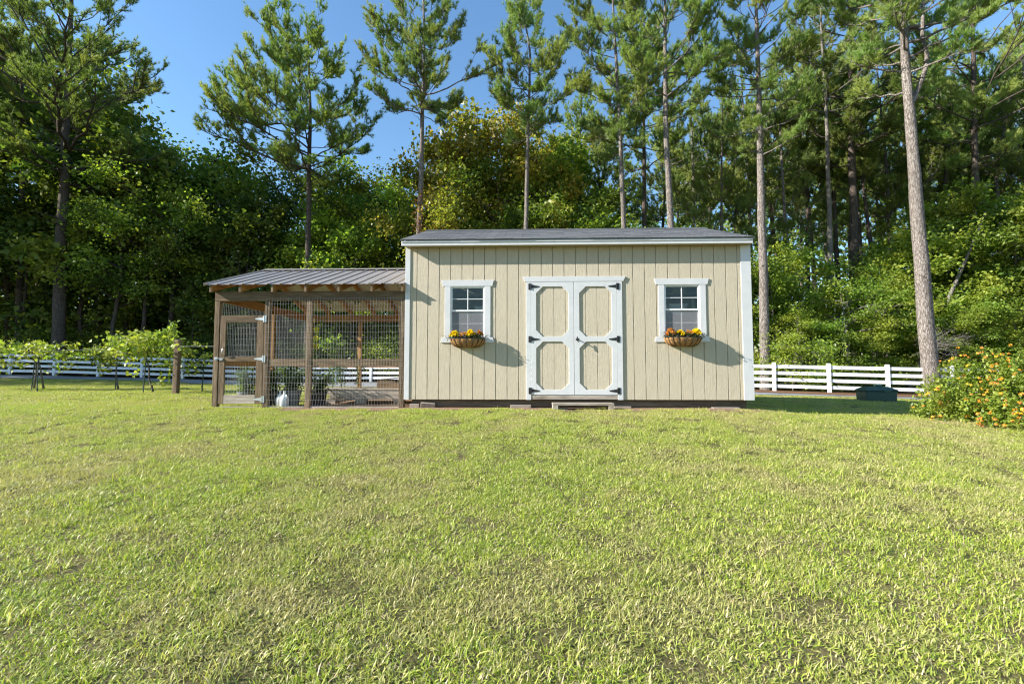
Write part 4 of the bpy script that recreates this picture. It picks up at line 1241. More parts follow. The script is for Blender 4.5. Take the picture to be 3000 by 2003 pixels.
# climbing vine on the middle post with large yellow leaves
vx = float(on_y(927, 1000, 0.25)[0])
CV = empty('climbing_vine', (vx, 0.25, 0.02), 'climbing vine with three big yellow leaves beside the middle pen post', 'vine')
r = np.random.RandomState(21)
pts = [(0.02 * math.sin(k * 1.7), 0.02 * math.cos(k * 1.3), k * 0.19) for k in range(11)]
MB().tube(pts, 0.004, 5).build('stem', M['wood_z'], CV)
cl = Cloud()
for k in range(2, 11):
    spray(cl, r, np.array(pts[k]) + np.array([0.06, 0, 0]), 9, np.array([0.09, 0.05, 0.07]), 0.055, 0.045, 0.2)
spray(cl, r, np.array([0.35, 0.2, 1.95]), 26, np.array([0.4, 0.2, 0.05]), 0.07, 0.05, 0.4)
o = link('leaves', cl.mesh('leaves'), M['leaf_pot'], CV); o['kind'] = 'stuff'
for v in (968, 993, 1016):
    p = on_y(925, v, 0.22)
    V, F = leaves_mesh(np.array([[0, 0, 0.0]]), np.array([[0.15, 0.1, -1.0]]), np.array([[0.1, -1.0, 0.1]]), 0.13, 0.115, 'lobed')
    o = link('yellow_leaf', mesh_np('yellow_leaf', V, F), M['leaf_lemon'], CV, tuple(p - np.array(CV.location) + np.array([0, 0, 0.07])))
    o.rotation_euler.z = r.uniform(-0.5, 0.5)
# ------------------------------------------------------------------ white vinyl fence, two runs
FH, PITCHR, RH = 1.20, 0.285, 0.145
post_me = MB().box(-0.066, 0.066, -0.066, 0.066, -0.1, FH).mesh('post', 0.006)
cap_me = MB().lathe([(0.092, 0), (0.092, 0.02), (0.07, 0.04), (0.03, 0.06), (0.0, 0.066)], 4).mesh('post_cap')
cap_m2 = MB().box(-0.075, 0.075, -0.075, 0.075, 0, 0.022).box(-0.06, 0.06, -0.06, 0.06, 0.0225, 0.045).mesh('post_cap', 0.008)
def fence(pts, label, spacing=2.44):
    P_ = [np.array(ground_at(u, D)) for u, D in pts]
    e = empty('rail_fence', P_[0], label, 'fence')
    seg = np.array([np.linalg.norm((b - a)[:2]) for a, b in zip(P_[:-1], P_[1:])]); cum = np.concatenate([[0], np.cumsum(seg)])
    n = len(P_) - 1
    s = cum
    xs = np.interp(s, cum, [p[0] for p in P_]); ys = np.interp(s, cum, [p[1] for p in P_])
    Q = [np.array([x, y, float(terrain(x, y)) + 0.03]) for x, y in zip(xs, ys)]
    o0 = P_[0]
    for i, q in enumerate(Q):
        a = Q[max(0, i - 1)]; b = Q[min(n, i + 1)]
        ang = math.atan2(b[1] - a[1], b[0] - a[0])
        p = link('post', post_me, M['vinyl'], e, tuple(q - o0)); p.rotation_euler = (rs.uniform(-.008, .008), rs.uniform(-.008, .008), ang)
        link('post_cap', cap_m2, M['vinyl'], p, (0, 0, FH + 0.001))
    for a, b in zip(Q[:-1], Q[1:]):
        d = b - a; L = np.linalg.norm(d)
        u = d / L
        for k in range(4):
            z = FH - 0.13 - k * PITCHR
            A = a + u * 0.067 - o0 + np.array([0, 0, z]); B = b - u * 0.067 - o0 + np.array([0, 0, z])
            c = (A + B) / 2
            MB().bar(tuple(A - c), tuple(B - c), 0.045, RH).build('rail', M['vinyl'], e, 0.004, tuple(c))
    return e
fence(FENCE_L, 'white four rail vinyl fence behind the grapevines and pen')
fence(FENCE_R, 'sunlit white four rail vinyl fence running past the big leaning pine trunk')

# ------------------------------------------------------------------ grapevines on their trellis
def grape(name, label, u_pts, D, canopy, trunks, seed, dens=1.0):
    """canopy: list of (u0,u1,v0,v1,n); trunks: list of pixel polylines"""
    r = np.random.RandomState(seed)
    g = ground_at(u_pts, D)
    e = empty(name, g, label, 'grapevine')
    for t in trunks:
        pts = [P(u, v, D + dd) - g for u, v, dd in t]
        MB().tube(pts, np.linspace(0.032, 0.018, len(pts)), 7).build('trunk', M['grey_bark'], e, smooth=True)
    cl = Cloud(); cn = MB()
    for (u0, u1, v0, v1, n, dd) in canopy:
        n = int(n * dens)
        k = max(4, n // 9)
        for i in range(k):
            u = r.uniform(u0, u1); t = (u - u0) / (u1 - u0)
            v = v0 + (v1 - v0) * r.uniform(0, 1)
            c = P(u, v, D + r.normal(0, dd)) - g
            spray(cl, r, c, 9, np.array([0.13, 0.13, 0.07]), 0.095, 0.095, 0.45, 'lobed')
    o = link('leaves', cl.mesh('leaves'), M['leaf_grape'], e); o['kind'] = 'stuff'
    return e, g
def cane(e, g, pts, D, r=0.008):
    MB().tube([P(u, v, D) - g for u, v in pts], r, 5).build('cane', M['grey_bark'], e)
e, g = grape('grapevine', 'spreading grapevine on two thin trunks by the fence, beyond the wooden post', 105, 16.2,
      [(-260, 190, 1012, 1046, 900, 0.45), (0, 150, 1005, 1030, 260, 0.4), (150, 270, 1030, 1052, 240, 0.3), (40, 70, 1040, 1075, 30, 0.2), (165, 205, 1060, 1092, 45, 0.2), (5, 22, 1060, 1096, 16, .1), (205, 222, 1002, 1018, 8, 0.05)],
      [[(100, 1137, 0), (103, 1110, 0), (107, 1080, 0.05), (104, 1052, 0), (106, 1035, 0)], [(128, 1138, 0.2), (123, 1110, 0.2), (118, 1078, 0.15), (112, 1052, 0.1)]], 31)
cane(e, g, [(-100, 1040), (60, 1036), (180, 1042), (300, 1044)], 16.2)
e, g = grape('grapevine', 'smaller grapevine with one thin trunk between two taller neighbours', 343, 16.6,
      [(265, 350, 1020, 1055, 420, 0.35), (285, 360, 1050, 1072, 130, 0.3), (292, 306, 1075, 1088, 12, 0.1)],
      [[(346, 1139, 0.05), (343, 1120, 0), (340, 1095, 0), (342, 1060, 0), (340, 1040, 0)]], 32)
cane(e, g, [(260, 1044), (345, 1040), (430, 1036)], 16.6)
e, g = grape('grapevine', 'tall sprawling grapevine reaching over the wooden trellis post', 440, 14.6,
      [(320, 520, 985, 1045, 950, 0.5), (390, 510, 972, 1010, 320, 0.4), (500, 580, 1010, 1042, 170, 0.3), (300, 350, 988, 1000, 45, 0.15), (430, 510, 1045, 1078, 90, 0.3), (570, 625, 1036, 1062, 40, 0.2), (380, 400, 1040, 1100, 18, 0.1), (470, 485, 1085, 1120, 14, 0.1), (530, 575, 1060, 1098, 16, 0.15)],
      [[(449, 1149, 0), (444, 1130, 0), (436, 1110, 0.1), (437, 1080, 0), (428, 1050, 0), (426, 1030, 0)]], 33)
r = np.random.RandomState(77)
cl = Cloud()
for t in np.linspace(0, 1, 26):                                         # long shoot rising over the post
    u, v = 445 + 65 * t, 985 - 22 * t - 16 * t ** 6
    spray(cl, r, P(u, v, 14.5) - g, 5, np.array([0.05, 0.06, 0.04]), 0.09, 0.085, 0.3, 'lobed')
for t in np.linspace(0, 1, 12):
    spray(cl, r, P(498 + 10 * t, 985 - 35 * t, 14.4) - g, 4, np.array([0.05, 0.06, 0.04]), 0.08, 0.075, 0.3, 'lobed')
o = link('shoot_leaves', cl.mesh('shoot_leaves'), M['leaf_grape'], e); o['kind'] = 'stuff'
cane(e, g, [(330, 1036), (428, 1030), (560, 1034), (620, 1040)], 14.6); cane(e, g, [(428, 1010), (470, 978), (500, 965), (519, 946)], 14.5, 0.005)
# wooden trellis post, steel stakes, wire
gp = ground_at(517.5, 13.9)
h = float(P(517.5, 996, 13.9)[2]) - gp[2]
wp = empty('trellis_post', gp, 'square weathered wooden trellis post at the end of the grapevine row', 'post')
MB().box(-0.068, 0.068, -0.068, 0.068, -0.05, h).build('post_timber', M['wood_z'], wp, 0.006)
MB().box(-0.05, 0.05, -0.05, 0.05, h + 0.001, h + 0.012).build('post_top', M['grey_x'], wp, 0.004)
for (u, vt, D, lab, dx) in ((112, 1045, 15.4, 'straight dark green metal stake between two thin vine trunks', 0), (95, 1050, 16.3, 'leaning dark metal stake beside the spreading vine trunk', 8), (341, 1060, 16.7, 'dark metal stake against the single thin vine trunk', 0),
                      (422, 1050, 14.4, 'dark metal stake leaning beside the tall sprawling vine', 6), (594, 1052, 15.0, 'lone green metal stake between wooden post and pen', 4), ):
    b = ground_at(u, D); t_ = P(u + dx, vt, D) - b
    s = empty('metal_stake', b, lab, 'stake')
    MB().bar((0, 0, -0.05), tuple(t_), 0.034, 0.008).bar((0, 0.008, -0.05), tuple(t_ + np.array([0, 0.008, 0])), 0.008, 0.03).build('stake_bar', M['stake_paint'], s)
    MB().box(-0.022, 0.022, -0.008, -0.003, 0.12, 0.2).build('anchor_plate', M['stake_paint'], s)
b = gp + np.array([0, 0, h - 0.18])
wr = MB().tube([(0, 0, 0), tuple(np.array([px0, 0.3, 1.11]) - b)], 0.0025, 4).tube([(0, 0, 0), tuple(P(-150, 1038, 17.0) - b)], 0.0025, 4).build('trellis_wire', M['wire'], None, 0, tuple(b))
tag(wr, 'thin trellis wire strung from the wooden post to the pen', 'wire')

# ------------------------------------------------------------------ green box with peaked lid
b = ground_px(2568, 1174)
GB = empty('plastic_trough', b, 'dark green plastic trough with a peaked lid on the grass by the drive', 'trough', rz=-0.06)
D_ = float((b - CAM).dot(_fh))
w = 88 / FPX * D_ / 2; dp = 0.26; hh = 29 / FPX * D_
m = MB()
for s0, s1, z0, z1 in ((0.93, 0.96, 0.0, hh),):
    m.add([(-w * s0, -dp * s0, z0), (w * s0, -dp * s0, z0), (w * s0, dp * s0, z0), (-w * s0, dp * s0, z0), (-w * s1, -dp * s1, z1), (w * s1, -dp * s1, z1), (w * s1, dp * s1, z1), (-w * s1, dp * s1, z1)],
          [(0, 3, 2, 1), (4, 5, 6, 7), (0, 1, 5, 4), (1, 2, 6, 5), (2, 3, 7, 6), (3, 0, 4, 7)])
m.build('tub', M['green_plastic'], GB, 0.02)
z0 = hh + 0.002; z1 = hh + 13 / FPX * D_
m = MB(); m.add([(-w, -dp, z0), (w, -dp, z0), (w, dp, z0), (-w, dp, z0), (-w, -dp, z0 + 0.03), (w, -dp, z0 + 0.03), (w, dp, z0 + 0.03), (-w, dp, z0 + 0.03),
       (-w * 0.72, -dp * 0.3, z1), (w * 0.62, -dp * 0.3, z1), (w * 0.62, dp * 0.3, z1), (-w * 0.72, dp * 0.3, z1)],
      [(0, 3, 2, 1), (0, 1, 5, 4), (1, 2, 6, 5), (2, 3, 7, 6), (3, 0, 4, 7), (4, 5, 9, 8), (5, 6, 10, 9), (6, 7, 11, 10), (7, 4, 8, 11), (8, 9, 10, 11)])
m.build('lid', M['green_plastic'], GB, 0.008)
MB().box(-0.02, 0.12, -0.07, 0.07, z1 + 0.001, z1 + 0.055).build('float_box', M['green_plastic'], GB, 0.008)
MB().tube([(0.06, 0, z1 + 0.054), (0.06, 0, z1 + 0.16)], 0.012, 8).build('valve_stem', M['galv'], GB)
MB().box(0.05, 0.22, -dp - 0.012, -dp - 0.001, hh - 0.03, hh + 0.02).build('lid_latch', M['green_plastic'], GB, 0.004)

# ------------------------------------------------------------------ lantana bush
bc = ground_at(3035, 7.9)
LB = empty('lantana_bush', bc, 'large lantana bush covered in small orange flowers on the lawn', 'bush')
r = np.random.RandomState(91)
cl = Cloud(); stems = MB(); tips = []
RX, RY, RZ = 1.6, 1.25, 1.02
for i in range(420):
    a = r.uniform(0, 6.28); el = math.asin(r.uniform(-0.08, 1.0))
    k = r.uniform(0.82, 1.1) * (1 + 0.10 * math.sin(a * 3 + 1) + 0.08 * math.sin(a * 7))
    tip = np.array([RX * math.cos(a) * math.cos(el), RY * math.sin(a) * math.cos(el), max(0.06, RZ * math.sin(el) + 0.10)]) * k
    root = np.array([tip[0] * 0.12, tip[1] * 0.12, 0.0])
    mid = root * 0.4 + tip * 0.5 + np.array([0, 0, 0.18])
    tt = np.linspace(0, 1, 7)[:, None]
    pts = (1 - tt) ** 2 * root + 2 * tt * (1 - tt) * mid + tt ** 2 * tip
    stems.tube(pts, np.linspace(0.007, 0.002, 7), 4, False)
    n = 92
    t = r.uniform(0.5, 1.0, n)[:, None]
    c = (1 - t) ** 2 * root + 2 * t * (1 - t) * mid + t ** 2 * tip
    c = c + r.normal(0, 0.035, (n, 3)); c[:, 2] = np.maximum(c[:, 2], 0.02)
    d = rand_unit(r, n) + (tip - root) * 0.25
    nr = rand_unit(r, n) * 0.6 + np.array([0, 0, 0.7]) + (tip / np.linalg.norm(tip)) * 0.4
    V, F = leaves_mesh(c, d, nr, r.uniform(0.04, 0.075, n), r.uniform(0.025, 0.042, n))
    cl.add(V, F); tips.append((tip, tip - mid))
stems.build('stems', M['leaf_pot'], LB)
o = link('leaves', cl.mesh('leaves'), M['leaf_lantana'], LB); o['kind'] = 'stuff'
LF = []
for s in range(3):
    rr = np.random.RandomState(s + 300); c2 = Cloud(); n = 22
    a = rand_unit(rr, n); a[:, 2] = np.abs(a[:, 2])
    V, F = leaves_mesh(a * np.array([0.016, 0.016, 0.008]), np.cross(a, rand_unit(rr, n)), a, 0.013, 0.013); c2.add(V, F)
    me = c2.mesh('flower'); me.materials.append(M['lantana_flower']); LF.append(me)
cnt = 0
for i in r.permutation(len(tips)):
    tip, d = tips[i]
    if cnt >= 290: break
    if tip[1] > 0.35 or tip[0] > 0.45: continue
    for k in range(r.choice([1, 2, 2, 3])):
        p = tip + r.normal(0, 0.055, 3) + np.array([0, -0.02, 0.03])
        f = link('flower', LF[r.randint(3)], None, LB, tuple(p)); q = r.uniform(0.95, 1.7); f.scale = (q, q, q)
        f.rotation_euler = (r.uniform(-0.2, 0.9), r.uniform(-0.5, 0.5), r.uniform(0, 6)); cnt += 1
# ------------------------------------------------------------------ trees
def tube_np(pts, rad, n=8):
    pts = np.asarray(pts, float); k = len(pts)
    d = np.gradient(pts, axis=0); d /= np.linalg.norm(d, axis=1, keepdims=True) + 1e-9
    ref = np.where(np.abs(d[:, 2:3]) < 0.8, np.array([[0, 0, 1.0]]), np.array([[1.0, 0, 0]]))
    x = np.cross(d, ref); x /= np.linalg.norm(x, axis=1, keepdims=True) + 1e-9
    y = np.cross(d, x)
    a = np.linspace(0, 2 * np.pi, n, endpoint=False)
    V = pts[:, None] + (x[:, None] * np.cos(a)[None, :, None] + y[:, None] * np.sin(a)[None, :, None]) * np.asarray(rad).reshape(-1, 1, 1)
    i = (np.arange(k - 1)[:, None] * n + np.arange(n)[None]).ravel()
    j = (np.arange(k - 1)[:, None] * n + (np.arange(n)[None] + 1) % n).ravel()
    return V.reshape(-1, 3), [np.stack([i, j, j + n, i + n], 1)]

def tufts(cl, r, c, axis, k, L, w, spread=0.85):
    """starbursts of needles: k thin triangles at every point"""
    n = len(c)
    C = np.repeat(c, k, 0); A = np.repeat(axis, k, 0)
    d = A + rand_unit(r, n * k) * spread; d /= np.linalg.norm(d, axis=1, keepdims=True)
    s = np.cross(d, rand_unit(r, n * k)); s /= np.linalg.norm(s, axis=1, keepdims=True) + 1e-9
    LL = r.uniform(0.7, 1.15, (n * k, 1)) * L
    B = C - A * r.uniform(0, 0.10, (n * k, 1))
    V = np.stack([B - s * w / 2, B + s * w / 2, B + d * LL], 1)
    cl.add(V.reshape(-1, 3), [np.arange(n * k)[:, None] * 3 + np.array([[0, 1, 2]])])

def pine_parts(trunk, rad, zc0, zc1, width, seed, nbr=40, tk=20, L=0.23, w=0.022, dens=1.0, dead=5, top_angle=0.95, fork=None):
    """trunk: local points; width(z)->(left,right) crown reach; returns trunk mesh, crown mesh"""
    r = np.random.RandomState(seed)
    tr = Cloud(); cr = Cloud()
    trunk = np.asarray(trunk, float)
    zz = trunk[:, 2]
    zs = np.linspace(zz[0], zz[-1], 26)
    tp = np.stack([np.interp(zs, zz, trunk[:, 0]), np.interp(zs, zz, trunk[:, 1]), zs], -1)
    tp[1:, :2] += np.cumsum(r.normal(0, 0.014, (25, 2)), 0)
    H = zs[-1]
    rr = rad * (1 - 0.86 * np.clip(zs / H, 0, 1) ** 1.25); rr[0] *= 1.25; rr[1] *= 1.05
    V, F = tube_np(tp, rr, 12)
    V = V + r.normal(0, rad * 0.03, V.shape); tr.add(V, F)
    at = lambda z: np.array([np.interp(z, zs, tp[:, 0]), np.interp(z, zs, tp[:, 1]), z])
    UP = np.array([0, 0, 1.0])
    cen, axs = [], []
    def foliate(p0, d, bl):
        """a twig with needle tufts towards its end"""
        e = p0 + d * bl + UP * bl * 0.2
        V, F = tube_np(np.array([p0, (p0 + e) / 2, e]), [0.012, 0.009, 0.005], 3); tr.add(V, F)
        for f in np.linspace(0.4, 1.0, max(3, int(bl / 0.11))):
            cen.append(p0 + (e - p0) * f + r.normal(0, 0.045, 3)); axs.append(d * 0.8 + UP * 0.4 + rand_unit(r, 1)[0] * 0.4)
    def limb(pts, r0, lev, reach):
        k = len(pts)
        V, F = tube_np(pts, np.linspace(r0, max(0.007, r0 * 0.3), k), 5); tr.add(V, F)
        s = np.linspace(0, 1, k)
        def along(q):
            p_ = np.array([np.interp(q, s, pts[:, j]) for j in range(3)]); q2 = min(1.0, q + 0.06); q1 = q2 - 0.12
            t_ = np.array([np.interp(q2, s, pts[:, j]) - np.interp(q1, s, pts[:, j]) for j in range(3)])
            return p_, t_ / (np.linalg.norm(t_) + 1e-9)
        if lev == 0:
            for f in range(int(2 + reach * 1.1)):
                q = r.uniform(0.28, 0.9); p_, t_ = along(q)
                sd = np.cross(t_, UP); sd /= np.linalg.norm(sd) + 1e-9
                d = t_ * 0.75 + sd * r.choice([-1, 1]) * r.uniform(0.4, 0.9) + UP * r.uniform(0.05, 0.5); d /= np.linalg.norm(d)
                ln = reach * r.uniform(0.22, 0.45) * (1.15 - 0.5 * q)
                ss = np.linspace(0, 1, 5)[:, None]
                limb(p_ + d * ln * ss + UP * 0.18 * ln * ss ** 2 + r.normal(0, 0.03, (5, 3)) * ss, max(0.012, r0 * 0.45), 1, ln)
        nb = int((3 + reach * (3.0 if lev == 0 else 5.2)) * dens)
        lo = 0.45 if lev == 0 else 0.25
        for f in range(nb):
            q = 1 - r.uniform(0, 1) ** 1.5 * (1 - lo); p_, t_ = along(q)
            sd = np.cross(t_, UP); sd /= np.linalg.norm(sd) + 1e-9
            d = t_ * r.uniform(0.3, 1.0) + sd * r.normal(0, 0.75) + UP * r.uniform(-0.05, 0.8); d /= np.linalg.norm(d)
            foliate(p_, d, r.uniform(0.22, 0.62))
    ang0 = r.uniform(0, 6.28)
    for i in range(nbr + dead):
        isdead = i >= nbr
        t = (i + r.uniform(-0.5, 1.2)) / nbr if not isdead else r.uniform(-0.35, 0.15)
        t = min(max(t, 0), 0.98) if not isdead else t
        a = ang0 + i * 2.4 + r.normal(0, 0.5)
        zt = zc0 + (zc1 - zc0) * t                                   # height where the limb ends
        wl, wr_ = width(zt)
        reach = ((wl + wr_) / 2 + (wr_ - wl) / 2 * math.cos(a)) * r.choice([1.08, 0.95, 0.75, 0.5], p=[.3, .3, .25, .15])
        if isdead: reach *= 0.4
        reach = max(reach, 0.3)
        up = 0.16 + top_angle * max(t, 0) ** 1.3 + r.normal(0, 0.14)
        rise = reach * math.tan(min(max(up, -0.1), 1.15))
        b = at(min(max(zt - rise * 0.85, max(zc0 * 0.93, 0.5)), H * 0.985)) if not isdead else at(max(zt, 0.5))
        dirh = np.array([math.cos(a), math.sin(a), 0]); side = np.array([-math.sin(a), math.cos(a), 0])
        s = np.linspace(0, 1, 8)[:, None]
        dz = (zt - b[2]) if not isdead else rise * 0.3
        pts = b + dirh * reach * (s ** 0.9) + UP * dz * (0.55 * s + 0.45 * s ** 2.2) + side * r.normal(0, 0.16) * reach * s ** 2
        pts[1:-1] += r.normal(0, 0.05 * reach / 3, (6, 3))
        br = max(0.012, rad * 0.27 * (reach / 4.0) ** 0.7 * (1 - 0.5 * max(t, 0)))
        if isdead:
            V, F = tube_np(pts, np.linspace(br, br * 0.25, 8), 5); tr.add(V, F); continue
        limb(pts, br, 0, reach)
    for z in np.linspace(zc0 + (zc1 - zc0) * 0.75, zc1, 14):
        a = r.uniform(0, 6.28); foliate(at(z), np.array([math.cos(a) * 0.7, math.sin(a) * 0.7, 0.7]), r.uniform(0.3, 0.7))
    if fork is not None:
        for pts_, r0 in fork:
            V, F = tube_np(np.asarray(pts_), np.linspace(r0, r0 * 0.5, len(pts_)), 8); tr.add(V, F)
    tufts(cr, r, np.array(cen), np.array(axs), tk, L, w)
    return tr.mesh('trunk'), cr.mesh('crown'), np.array(cen)

def tree_obj(name, base, tm, cm, bark, leafm, label, cat='tree', group=None, rz=0.0, sc=None):
    e = empty(name, base, label, cat, group, rz)
    t = link('trunk', tm, bark, e); c = link('crown', cm, leafm, e); c['kind'] = 'stuff'
    for o, m in ((t, bark), (c, leafm)):                  # shared mesh data, own material
        o.material_slots[0].link = 'OBJECT'; o.material_slots[0].material = m
    if sc is not None: e.scale = sc
    return e

def hero_pine(label, D, trunk_px, dia, crown, seed, bark='pine_bark', leafm='needles', base_off=0.0, **kw):
    """crown: list of (v, left px, right px) from bottom to top"""
    u0, v0 = trunk_px[0]
    base = ground_at(u0, D)
    pts = [np.array([0, 0, -0.15])] + [P(u, v, D) - base for u, v in trunk_px[1:]]
    zc = [float(P(trunk_px[-1][0], c[0], D)[2]) - base[2] for c in crown]
    k = D / FPX
    wf = lambda z: (float(np.interp(z, zc, [c[1] * k for c in crown])), float(np.interp(z, zc, [c[2] * k for c in crown])))
    if 'fork' in kw and kw['fork'] is not None:
        kw['fork'] = [([P(u, v, D) - base for u, v in pl], r0) for pl, r0 in kw['fork']]
    tm, cm, cen = pine_parts(pts, dia / 2, zc[0], zc[-1], wf, seed, **kw)
    e = tree_obj('pine_tree', base, tm, cm, M[bark], M[leafm], label, 'pine tree')
    return e, base, cen

HERO = []
HERO.append(hero_pine('slim dark pine trunk beside the thick trunked pine behind the spreading grapevine', 30, [(50, 1085), (55, 800), (62, 450), (60, 200), (64, -60)], 0.40,
    [(420, 120, 120), (280, 170, 150), (120, 150, 140), (-60, 60, 60)], 120, 'dark_bark', leafm='needles_bg', nbr=30, dens=0.8))
HERO.append(hero_pine('tall thick trunked pine rising behind the grapevines with wide drooping boughs', 28, [(166, 1090), (170, 900), (180, 600), (190, 320), (198, 120), (208, -180)], 0.66,
    [(520, 200, 190), (430, 330, 270), (300, 360, 340), (230, 350, 330), (120, 330, 200), (0, 300, 190), (-160, 110, 110)], 101, 'dark_bark', nbr=41, dens=1.0, dead=8))
HERO.append(hero_pine('broad pine with full rounded crown and bare dark trunk behind the pen roof', 28, [(898, 1095), (901, 800), (905, 520), (908, 300), (902, 140), (893, 45)], 0.42,
    [(520, 120, 110), (430, 285, 185), (330, 255, 190), (220, 215, 165), (120, 170, 110), (45, 70, 55)], 102, 'dark_bark', nbr=44, dens=1.1, top_angle=0.85))
c_pine = hero_pine('pine with red creeper on its trunk standing behind the pen end of the shed roof', 25.5, [(1224, 1090), (1227, 700), (1236, 400), (1244, 160), (1240, -70)], 0.40,
    [(340, 110, 120), (280, 170, 200), (180, 185, 205), (80, 165, 130), (-60, 80, 80)], 103, 'pine_bark', nbr=37, dens=1.0, dead=6)
HERO.append(hero_pine('slim pine with compact crown rising over the double doors of the shed', 25.5, [(1537, 1090), (1538, 700), (1546, 400), (1551, 150), (1525, -15)], 0.33,
    [(390, 90, 100), (310, 150, 150), (200, 130, 140), (90, 115, 110), (-15, 45, 45)], 104, 'pine_bark', nbr=36, dens=1.05))
HERO.append(hero_pine('pale trunked pine leaning slightly towards the doors, first of a close pair behind the roof', 24.5, [(1840, 1090), (1833, 750), (1822, 450), (1806, 150), (1790, -180)], 0.33,
    [(450, 90, 70), (330, 190, 120), (180, 160, 130), (40, 140, 130), (-180, 60, 60)], 105, 'pine_bark', nbr=36, dens=1.05))
HERO.append(hero_pine('dark trunked pine half hidden between two pale trunked pines behind the roof', 30, [(1886, 1090), (1885, 600), (1884, 280), (1880, 60)], 0.40,
    [(470, 120, 150), (330, 170, 170), (200, 140, 140), (60, 70, 70)], 106, 'dark_bark', leafm='needles_bg', nbr=30))
HERO.append(hero_pine('tall pale trunked pine with many bare limbs above the fence side shed window', 23.5, [(1978, 1090), (1970, 700), (1955, 420), (1946, 200), (1940, -230)], 0.40,
    [(330, 120, 130), (220, 170, 180), (60, 180, 190), (-100, 150, 150), (-230, 60, 60)], 107, 'pine_bark', nbr=38, dens=1.05, dead=12))
HERO.append(hero_pine('straight rough barked pine growing just past the shed corner behind the fence', 23.0, [(2242, 1088), (2237, 800), (2230, 500), (2224, 250), (2214, -200)], 0.46,
    [(440, 90, 100), (370, 150, 150), (220, 120, 150), (60, 190, 220), (-100, 170, 170), (-200, 60, 60)], 108, 'pine_bark', nbr=36, dens=1.05, dead=8))
HERO.append(hero_pine('slender pine with a pale bark streak in the wood beyond the rough barked pine', 29, [(2438, 1090), (2432, 700), (2420, 330), (2405, 100), (2400, -80)], 0.36,
    [(330, 110, 110), (220, 170, 170), (60, 150, 150), (-80, 60, 60)], 109, 'grey_bark', leafm='needles_bg', nbr=31))
HERO.append(hero_pine('dark double width trunk pine deep in the wood above the green trough', 30, [(2503, 1090), (2500, 700), (2492, 350), (2488, 0), (2485, -160)], 0.62,
    [(480, 120, 120), (330, 190, 190), (150, 190, 180), (0, 160, 160), (-160, 60, 60)], 110, 'dark_bark', leafm='needles_bg', nbr=37))
k_pine = hero_pine('big leaning pine trunk standing in the straw bed in front of the white fence', 20.0, [(2735, 1160), (2716, 1000), (2694, 700), (2672, 400), (2662, 240), (2650, 60), (2600, -120), (2580, -420)], 0.60,
    [(250, 120, 120), (120, 170, 220), (0, 220, 280), (-200, 240, 240), (-420, 70, 70)], 111, 'pine_bark', nbr=37, dens=1.05, dead=3,
    fork=[([(2673, 300), (2690, 260), (2712, 200), (2716, 160), (2702, 110), (2705, 0), (2740, -200)], 0.11)])
HERO.append(hero_pine('dark upright pine with open crown beyond the lantana bush', 27, [(2876, 1090), (2862, 700), (2852, 400), (2846, 100), (2840, -200)], 0.46,
    [(500, 90, 90), (350, 190, 190), (200, 240, 260), (40, 260, 260), (-200, 80, 80)], 112, 'dark_bark', leafm='needles_bg', nbr=34, dead=10))
# creeper on one trunk
e, base, _ = c_pine
r = np.random.RandomState(5); cl = Cloud()
for v in np.linspace(560, 760, 60):
    c = P(1226 + r.uniform(-9, 9), v, 25.2) - base
    spray(cl, r, c, 7, np.array([0.1, 0.08, 0.1]), 0.11, 0.07, 0.2)
o = link('creeper', cl.mesh('creeper'), M['leaf_red'], e); o['kind'] = 'stuff'

# generic pines and broadleaf trees: a few shapes, copied
def gen_pine(seed, H=20.0, rad=0.17, cb=0.55, wmax=3.0, **kw):
    r = np.random.RandomState(seed)
    trunk = [(0, 0, -0.2), (r.normal(0, .15), r.normal(0, .15), H * 0.35), (r.normal(0, .35), r.normal(0, .35), H * 0.7), (r.normal(0, .5), r.normal(0, .5), H)]
    wf = lambda z: (wmax * float(np.interp(z / H, [cb, cb + .12, cb + .25, 0.9, 1.0], [.55, .95, 1, .55, .15])),) * 2
    tm, cm, _ = pine_parts(trunk, rad, H * cb, H, wf, seed, **kw)
    return tm, cm
PINES = [gen_pine(201 + i, 20.0, 0.17, cb, wm, nbr=31, tk=15, dens=0.75, w=0.028, dead=8) for i, (cb, wm) in enumerate([(0.55, 3.2), (0.48, 3.6), (0.62, 2.8), (0.40, 3.0)])]
for tm, cm in PINES: tm.name = 'pine_trunk'; cm.name = 'pine_crown'

